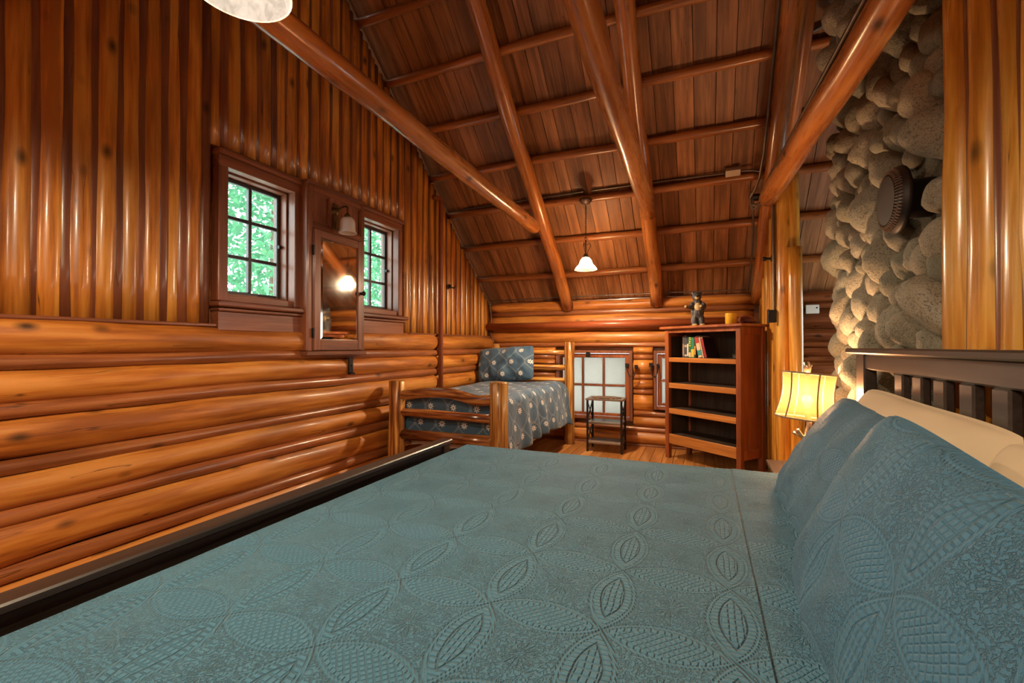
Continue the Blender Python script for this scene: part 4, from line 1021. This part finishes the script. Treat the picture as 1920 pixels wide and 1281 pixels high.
page = plain('book_pages', (.55, .48, .36), .9)
books = [  # x, thickness, height, depth, colour, lean, bands, label
    (.150, .020, .205, .15, (.10, .065, .05), 0, [(.02, .13, (.30, .20, .14))], 'thin brown book at the window end of the shelf row'),
    (.172, .028, .212, .15, (.045, .050, .065), 0, [(.012, .03, (.5, .45, .4)), (.10, .12, (.42, .30, .22))], 'dark slate book with a small emblem, second in the row'),
    (.202, .018, .200, .15, (.02, .045, .075), 0, [(.015, .13, (.62, .52, .40))], 'slim navy book with a pale lower spine'),
    (.222, .024, .198, .15, (.012, .12, .045), 0, [(.008, .05, (.75, .50, .28))], 'green travel guide with yellow ITALY lettering on its spine'),
    (.248, .034, .194, .15, (.016, .17, .095), 0, [(.008, .08, (.60, .42, .06))], 'thick green book with a yellow lower spine'),
    (.284, .016, .188, .15, (.03, .035, .02), 0, [(.03, .11, (.66, .26, .05))], 'narrow dark book with an orange spine stripe'),
    (.330, .040, .200, .15, (.60, .42, .28), -.22, [(.135, .195, (.34, .02, .025)), (.02, .07, (.03, .22, .22))], 'fat leaning paperback with cream spine and red top'),
    (.377, .012, .198, .15, (.55, .40, .28), -.23, [], 'slim cream paperback leaning against the fat one'),
    (.396, .026, .190, .15, (.26, .012, .012), -.25, [(.185, .19, (.45, .30, .2))], 'red spined book at the open end of the row, dark cover showing'),
]
prev = None
for i, (bx_, th, hh, dp, c, lean, bands, lab) in enumerate(books):
    p = bk_world(bx_, .075, SHZ + (.0 if lean == 0 else abs(math.sin(lean)) * th * 0 + .0005))
    e = empty('book', p, -ANG, lab, 'book', 'books on the top shelf'); e.rotation_euler = (0, lean, -ANG)
    cm = mat_book('book_cover', c)
    box('cover', (0, .002), (0, dp), (0, hh), cm if i != 8 else mat_book('dark_cover', (.03, .008, .008)), e, .0005)
    box('cover', (th - .002, th), (0, dp), (0, hh), cm if i != 8 else mat_book('dark_cover2', (.022, .007, .007)), e, .0005)
    box('spine', (.002, th - .002), (0, .003), (0, hh), cm, e, .0005); box('pages', (.002, th - .002), (.003, dp - .004), (.003, hh - .004), page, e, 0)
    for z0, z1, bcx in bands: box('spine_band', (.001, th - .001), (-.0008, .001), (z0, z1), mat_book('spine_print', bcx), e, 0)
    if i == 3:
        cu = bpy.data.curves.new('spine_title', 'FONT'); cu.body = 'ITALY'; cu.size = .034; cu.extrude = .0004; cu.align_x = 'LEFT'; cu.align_y = 'CENTER'
        to = bpy.data.objects.new('tmp', cu); COL.objects.link(to); bpy.context.view_layer.update()
        me = bpy.data.meshes.new_from_object(to.evaluated_get(bpy.context.evaluated_depsgraph_get())); bpy.data.objects.remove(to)
        me.materials.clear(); me.materials.append(plain('yellow_print', (.80, .78, .10), .5, noise_amt=.05))
        t_ = bpy.data.objects.new('spine_title', me); link(t_, e); t_.location = (th / 2, -.0009, hh - .006); t_.rotation_euler = (PI / 2, PI / 2, 0)

# ---- things on the bookcase
TOPZ = BHT + .0242
def blob(parts, vox=.006):
    bm = bmesh.new()
    for c, r3, rt in parts:
        mtx = Matrix.Translation(c) @ Euler(rt).to_matrix().to_4x4() @ Matrix.Diagonal((*r3, 1))
        bmesh.ops.create_icosphere(bm, subdivisions=3, radius=1.0, matrix=mtx)
    me = bpy.data.meshes.new('blob'); bm.to_mesh(me); bm.free(); return me
bp = bk_world(.245, .17, TOPZ)
be = empty('bear_figurine', bp, math.radians(10), 'carved black bear figurine standing upright on the bookcase', 'figurine')
be.scale = (1.14, 1.14, 1.14)
# faces -y (toward the viewer and a little to the window side)
bparts = [((0, 0, .125), (.052, .046, .078), (0, 0, 0)), ((0, .002, .185), (.044, .038, .042), (0, 0, 0)), ((-.006, -.008, .246), (.037, .036, .036), (0, 0, 0)),
          ((-.010, -.036, .238), (.020, .026, .018), (0, 0, 0)), ((-.034, .002, .276), (.013, .008, .014), (0, 0, 0)), ((.024, .002, .278), (.013, .008, .014), (0, 0, 0)),
          ((-.026, -.008, .05), (.027, .032, .055), (0, 0, 0)), ((.028, -.008, .05), (.027, .032, .055), (0, 0, 0)), ((-.027, -.030, .014), (.024, .036, .014), (0, 0, 0)), ((.029, -.030, .014), (.024, .036, .014), (0, 0, 0)),
          ((-.050, -.014, .172), (.020, .024, .030), (0, .5, 0)), ((-.070, -.036, .158), (.022, .018, .014), (0, 0, .5)), ((-.090, -.046, .162), (.014, .013, .013), (0, 0, 0)),
          ((.046, -.016, .170), (.020, .024, .032), (0, -.3, 0)), ((.036, -.046, .158), (.016, .022, .015), (0, 0, 0)), ((.022, -.058, .163), (.013, .012, .012), (0, 0, 0)), ((0, .044, .075), (.014, .016, .014), (0, 0, 0))]
me = blob(bparts); me.materials.append(M['bear']); bo = bpy.data.objects.new('body', me); link(bo, be)
rm = bo.modifiers.new('weld', 'REMESH'); rm.mode = 'VOXEL'; rm.voxel_size = .005; rm.use_smooth_shade = True
def bl(nm, c, r3, mat, rt=(0, 0, 0)):
    me = blob([(c, r3, rt)]); me.materials.append(mat); me.polygons.foreach_set('use_smooth', [True] * len(me.polygons)); o = bpy.data.objects.new(nm, me); return link(o, be)
bl('belly', (0, -.028, .155), (.030, .022, .042), M['bear_tan']); bl('muzzle', (-.011, -.048, .233), (.017, .020, .015), M['bear_tan']); bl('nose', (-.012, -.067, .241), (.007, .006, .006), M['iron'])
for sx_ in (-.024, .006): bl('eye', (sx_, -.040, .258), (.004, .004, .004), M['iron'])
for a, b_, c in ((-.027, -.052, .010), (.029, -.052, .010)): bl('paw', (a, b_, c), (.022, .020, .011), M['bear_tan'])
bl('paw', (-.098, -.050, .163), (.012, .012, .012), M['bear_tan']); bl('paw', (.018, -.064, .164), (.012, .010, .012), M['bear_tan'])
lathe('stand', [(.001, .006), (.070, .006), (.076, .003), (.074, 0), (.001, 0)], M['bear_tan'], be, 24, (0, -.015, 0))
cp_ = bk_world(.655, .085, TOPZ)
ca_ = empty('candle_jar', cp_, 0, 'amber yellow textured glass candle jar on the bookcase corner', 'candle')
lathe('jar', [(.001, 0), (.040, 0), (.045, .006), (.046, .07), (.048, .080), (.045, .092), (.047, .096), (.044, .097), (.041, .09), (.041, .03), (.001, .03)], M['candle'], ca_, 28)
lathe('wax', [(.001, .070), (.040, .070)], M['cream'], ca_, 24); tube('wick', [(0, 0, .07), (.002, 0, .084)], .0015, M['iron'], ca_, 6)
le = empty('leather_pouch', bk_world(.70, .235, TOPZ), -ANG, 'dark reddish rounded leather item with pale stitching behind the candle jar', 'pouch')
me = blob([((0, 0, .038), (.085, .055, .040), (0, .12, 0))]); me.materials.append(M['leather']); me.polygons.foreach_set('use_smooth', [True] * len(me.polygons)); o = bpy.data.objects.new('body', me); link(o, le)
for i in range(6):
    t = -1 + i * .4; me = blob([((t * .05 - .01, -.052 + .012 * abs(t), .028 - t * .010), (.004, .003, .003), (0, 0, 0))]); me.materials.append(M['pale']); o = bpy.data.objects.new('stitch', me); link(o, le)

# ================================================================ HANGING LAMPS
def pendant(loc_top, drop, scale, energy, lab, gmat, kind='bell', color=(1.0, .80, .56), radius=.035):
    e = empty('pendant_lamp', loc_top, 0, lab, 'lamp')
    lathe('canopy', [(.001, .012), (.052, .010), (.058, 0), (.055, -.014), (.040, -.030), (.016, -.040), (.001, -.041)], M['bronze'], e, 28)
    zb = -drop                                          # rim of the glass
    top = zb + .135 * scale
    n_ = max(2, int((-.04 - (top + .17)) / .026)); z = -.04
    while z > top + .175:
        vert = int(round((-.04 - z) / .022)) % 2
        pts = []
        for k in range(13):
            a = 2 * PI * k / 12; c, s_ = math.cos(a) * .0065, math.sin(a) * .016
            pts.append((c if vert else 0, 0 if vert else c, z - .012 + s_))
        tube('chain_link', pts, .0019, M['bronze'], e, 5); z -= .022
    tube('ring', [(.013 * math.cos(2 * PI * k / 14), 0, top + .165 + .013 * math.sin(2 * PI * k / 14)) for k in range(15)], .0028, M['bronze'], e, 6)
    tube('stem', [(0, 0, top + .155), (0, 0, top + .10), (0, 0, top + .0)], .006, M['bronze'], e, 8)
    for k in range(3):
        a = k * 2 * PI / 3 + .2; c, s_ = math.cos(a), math.sin(a)
        pts = [(.008, .02), (.020, .055), (.038, .088), (.042, .110), (.030, .122), (.018, .116), (.016, .104)]
        tube('scroll', [(c * r_, s_ * r_, top + z_) for r_, z_ in pts], .0030, M['bronze'], e, 6, smooth_path=True)
    lathe('socket', [(.001, .03), (.014, .03), (.024, .012), (.026, -.01), (.02, -.012)], M['bronze'], e, 18, (0, 0, top))
    S = scale
    sh_ = lathe('glass_shade', [(.022 * S, .0), (.040 * S, -.012 * S), (.056 * S, -.034 * S), (.066 * S, -.062 * S), (.076 * S, -.082 * S), (.094 * S, -.100 * S), (.112 * S, -.122 * S), (.116 * S, -.135 * S), (.111 * S, -.134 * S), (.106 * S, -.122 * S), (.088 * S, -.099 * S), (.070 * S, -.079 * S), (.060 * S, -.060 * S), (.050 * S, -.034 * S), (.035 * S, -.014 * S)], gmat, e, 40, (0, 0, top))
    for k in range(6):
        a = k * PI / 3 + .3; c, s_ = math.cos(a), math.sin(a); a2 = a + PI / 3; am = (a + a2) / 2
        P = lambda an, r_, z_: (math.cos(an) * r_ * S, math.sin(an) * r_ * S, z_ * S)
        tube('wire_strap', [P(a, .026, .0), P(a + .1, .060, -.034), P(a + .32, .070, -.058), P(am, .078, -.070), P(a2 - .32, .070, -.058), P(a2 - .1, .060, -.034), P(a2, .026, .0)], .0018, M['bronze'], sh_, 5, smooth_path=True)
    lathe('bulb', [(.001, -.118 * S), (.018, -.112 * S), (.028, -.090 * S), (.020, -.060 * S), (.012, -.03 * S)], M['bulb'], e, 16, (0, 0, top))
    point('lamp_light', (0, 0, top - .105 * S), energy, color, radius, e)
    return e
p = on_roof(-.985, 4.06, -.055)
pendant((p.x, p.y, p.z), p.z - 1.775, .86, 115., 'lit hanging lamp with small bell glass and chain near the back wall', M['alabaster'])
pendant((-1.03, .735, roof_any(.735) - .1), roof_any(.735) - .1 - 1.945, 1.0, 75., 'lit hanging lamp with marbled white glass cut by the top of the picture', M['alabaster_near'])
# unseen hanging lamp added behind the viewer as warm fill for the room
pendant((-.55, -1.35, roof_any(-1.35) - .05), roof_any(-1.35) - .05 - 2.0, 1.0, 110., 'added unseen hanging lamp giving fill light from behind the viewer', M['alabaster'])

# ================================================================ OUTSIDE: leaves beyond the windows
def foliage(name, n_, xr, yr, zr, size, mat, seed, label):
    g = np.random.default_rng(seed); P = np.stack([g.uniform(*xr, n_), g.uniform(*yr, n_), g.uniform(*zr, n_)], 1)
    A = g.normal(size=(n_, 3)); A /= np.linalg.norm(A, axis=1, keepdims=True); B = g.normal(size=(n_, 3)); B -= A * (A * B).sum(1, keepdims=True); B /= np.linalg.norm(B, axis=1, keepdims=True)
    C = np.cross(A, B); s = g.uniform(.6, 1.4, (n_, 1)) * size
    V = np.stack([P - A * s, P - B * s * .45 + C * s * .12, P + A * s, P + B * s * .45 + C * s * .12], 1).reshape(-1, 3)
    f = np.arange(n_ * 4).reshape(-1, 4)
    me = bpy.data.meshes.new(name); me.from_pydata(V.tolist(), [], f.tolist()); me.materials.append(mat); me.update()
    o = bpy.data.objects.new(name, me); link(o); o['kind'] = 'stuff'; o['label'] = label; o['category'] = 'foliage'; return o
def leafmat(name, c):
    m = bpy.data.materials.new(name); m.use_nodes = True; nt = m.node_tree; nt.nodes.clear(); n = N(nt)
    out = nt.nodes.new('ShaderNodeOutputMaterial'); f = n.noise(n.coord('Object', False), 3., 2)
    col = n.mix(f, tuple(k * .6 for k in c), tuple(min(1, k * 1.5) for k in c))
    d = nt.nodes.new('ShaderNodeBsdfDiffuse'); t = nt.nodes.new('ShaderNodeBsdfTranslucent'); nt.links.new(col, d.inputs[0]); nt.links.new(col, t.inputs[0])
    mx = nt.nodes.new('ShaderNodeMixShader'); nt.links.new(d.outputs[0], mx.inputs[1]); nt.links.new(t.outputs[0], mx.inputs[2]); nt.links.new(mx.outputs[0], out.inputs[0]); return m
foliage('tree_leaves', 60000, (-7.6, -4.2), (1.5, 11), (-.5, 6.5), .060, leafmat('maple_leaf', (.12, .30, .17)), 5, 'bright green tree leaves seen through the gable windows')
for i, (tx, ty) in enumerate(((-5.2, 4.1), (-5.6, 5.4), (-4.9, 6.6))):
    t_ = log('tree_trunk', (tx, ty, -1), (tx + .2, ty + .1, 6.5), .05, M['greywood']); tag(t_, ('slender pale tree trunk among the leaves outside the nearer window', 'slender tree trunk among the leaves outside between both windows', 'slender tree trunk among the leaves outside the farther window')[i], 'tree', 'tree trunks outside')
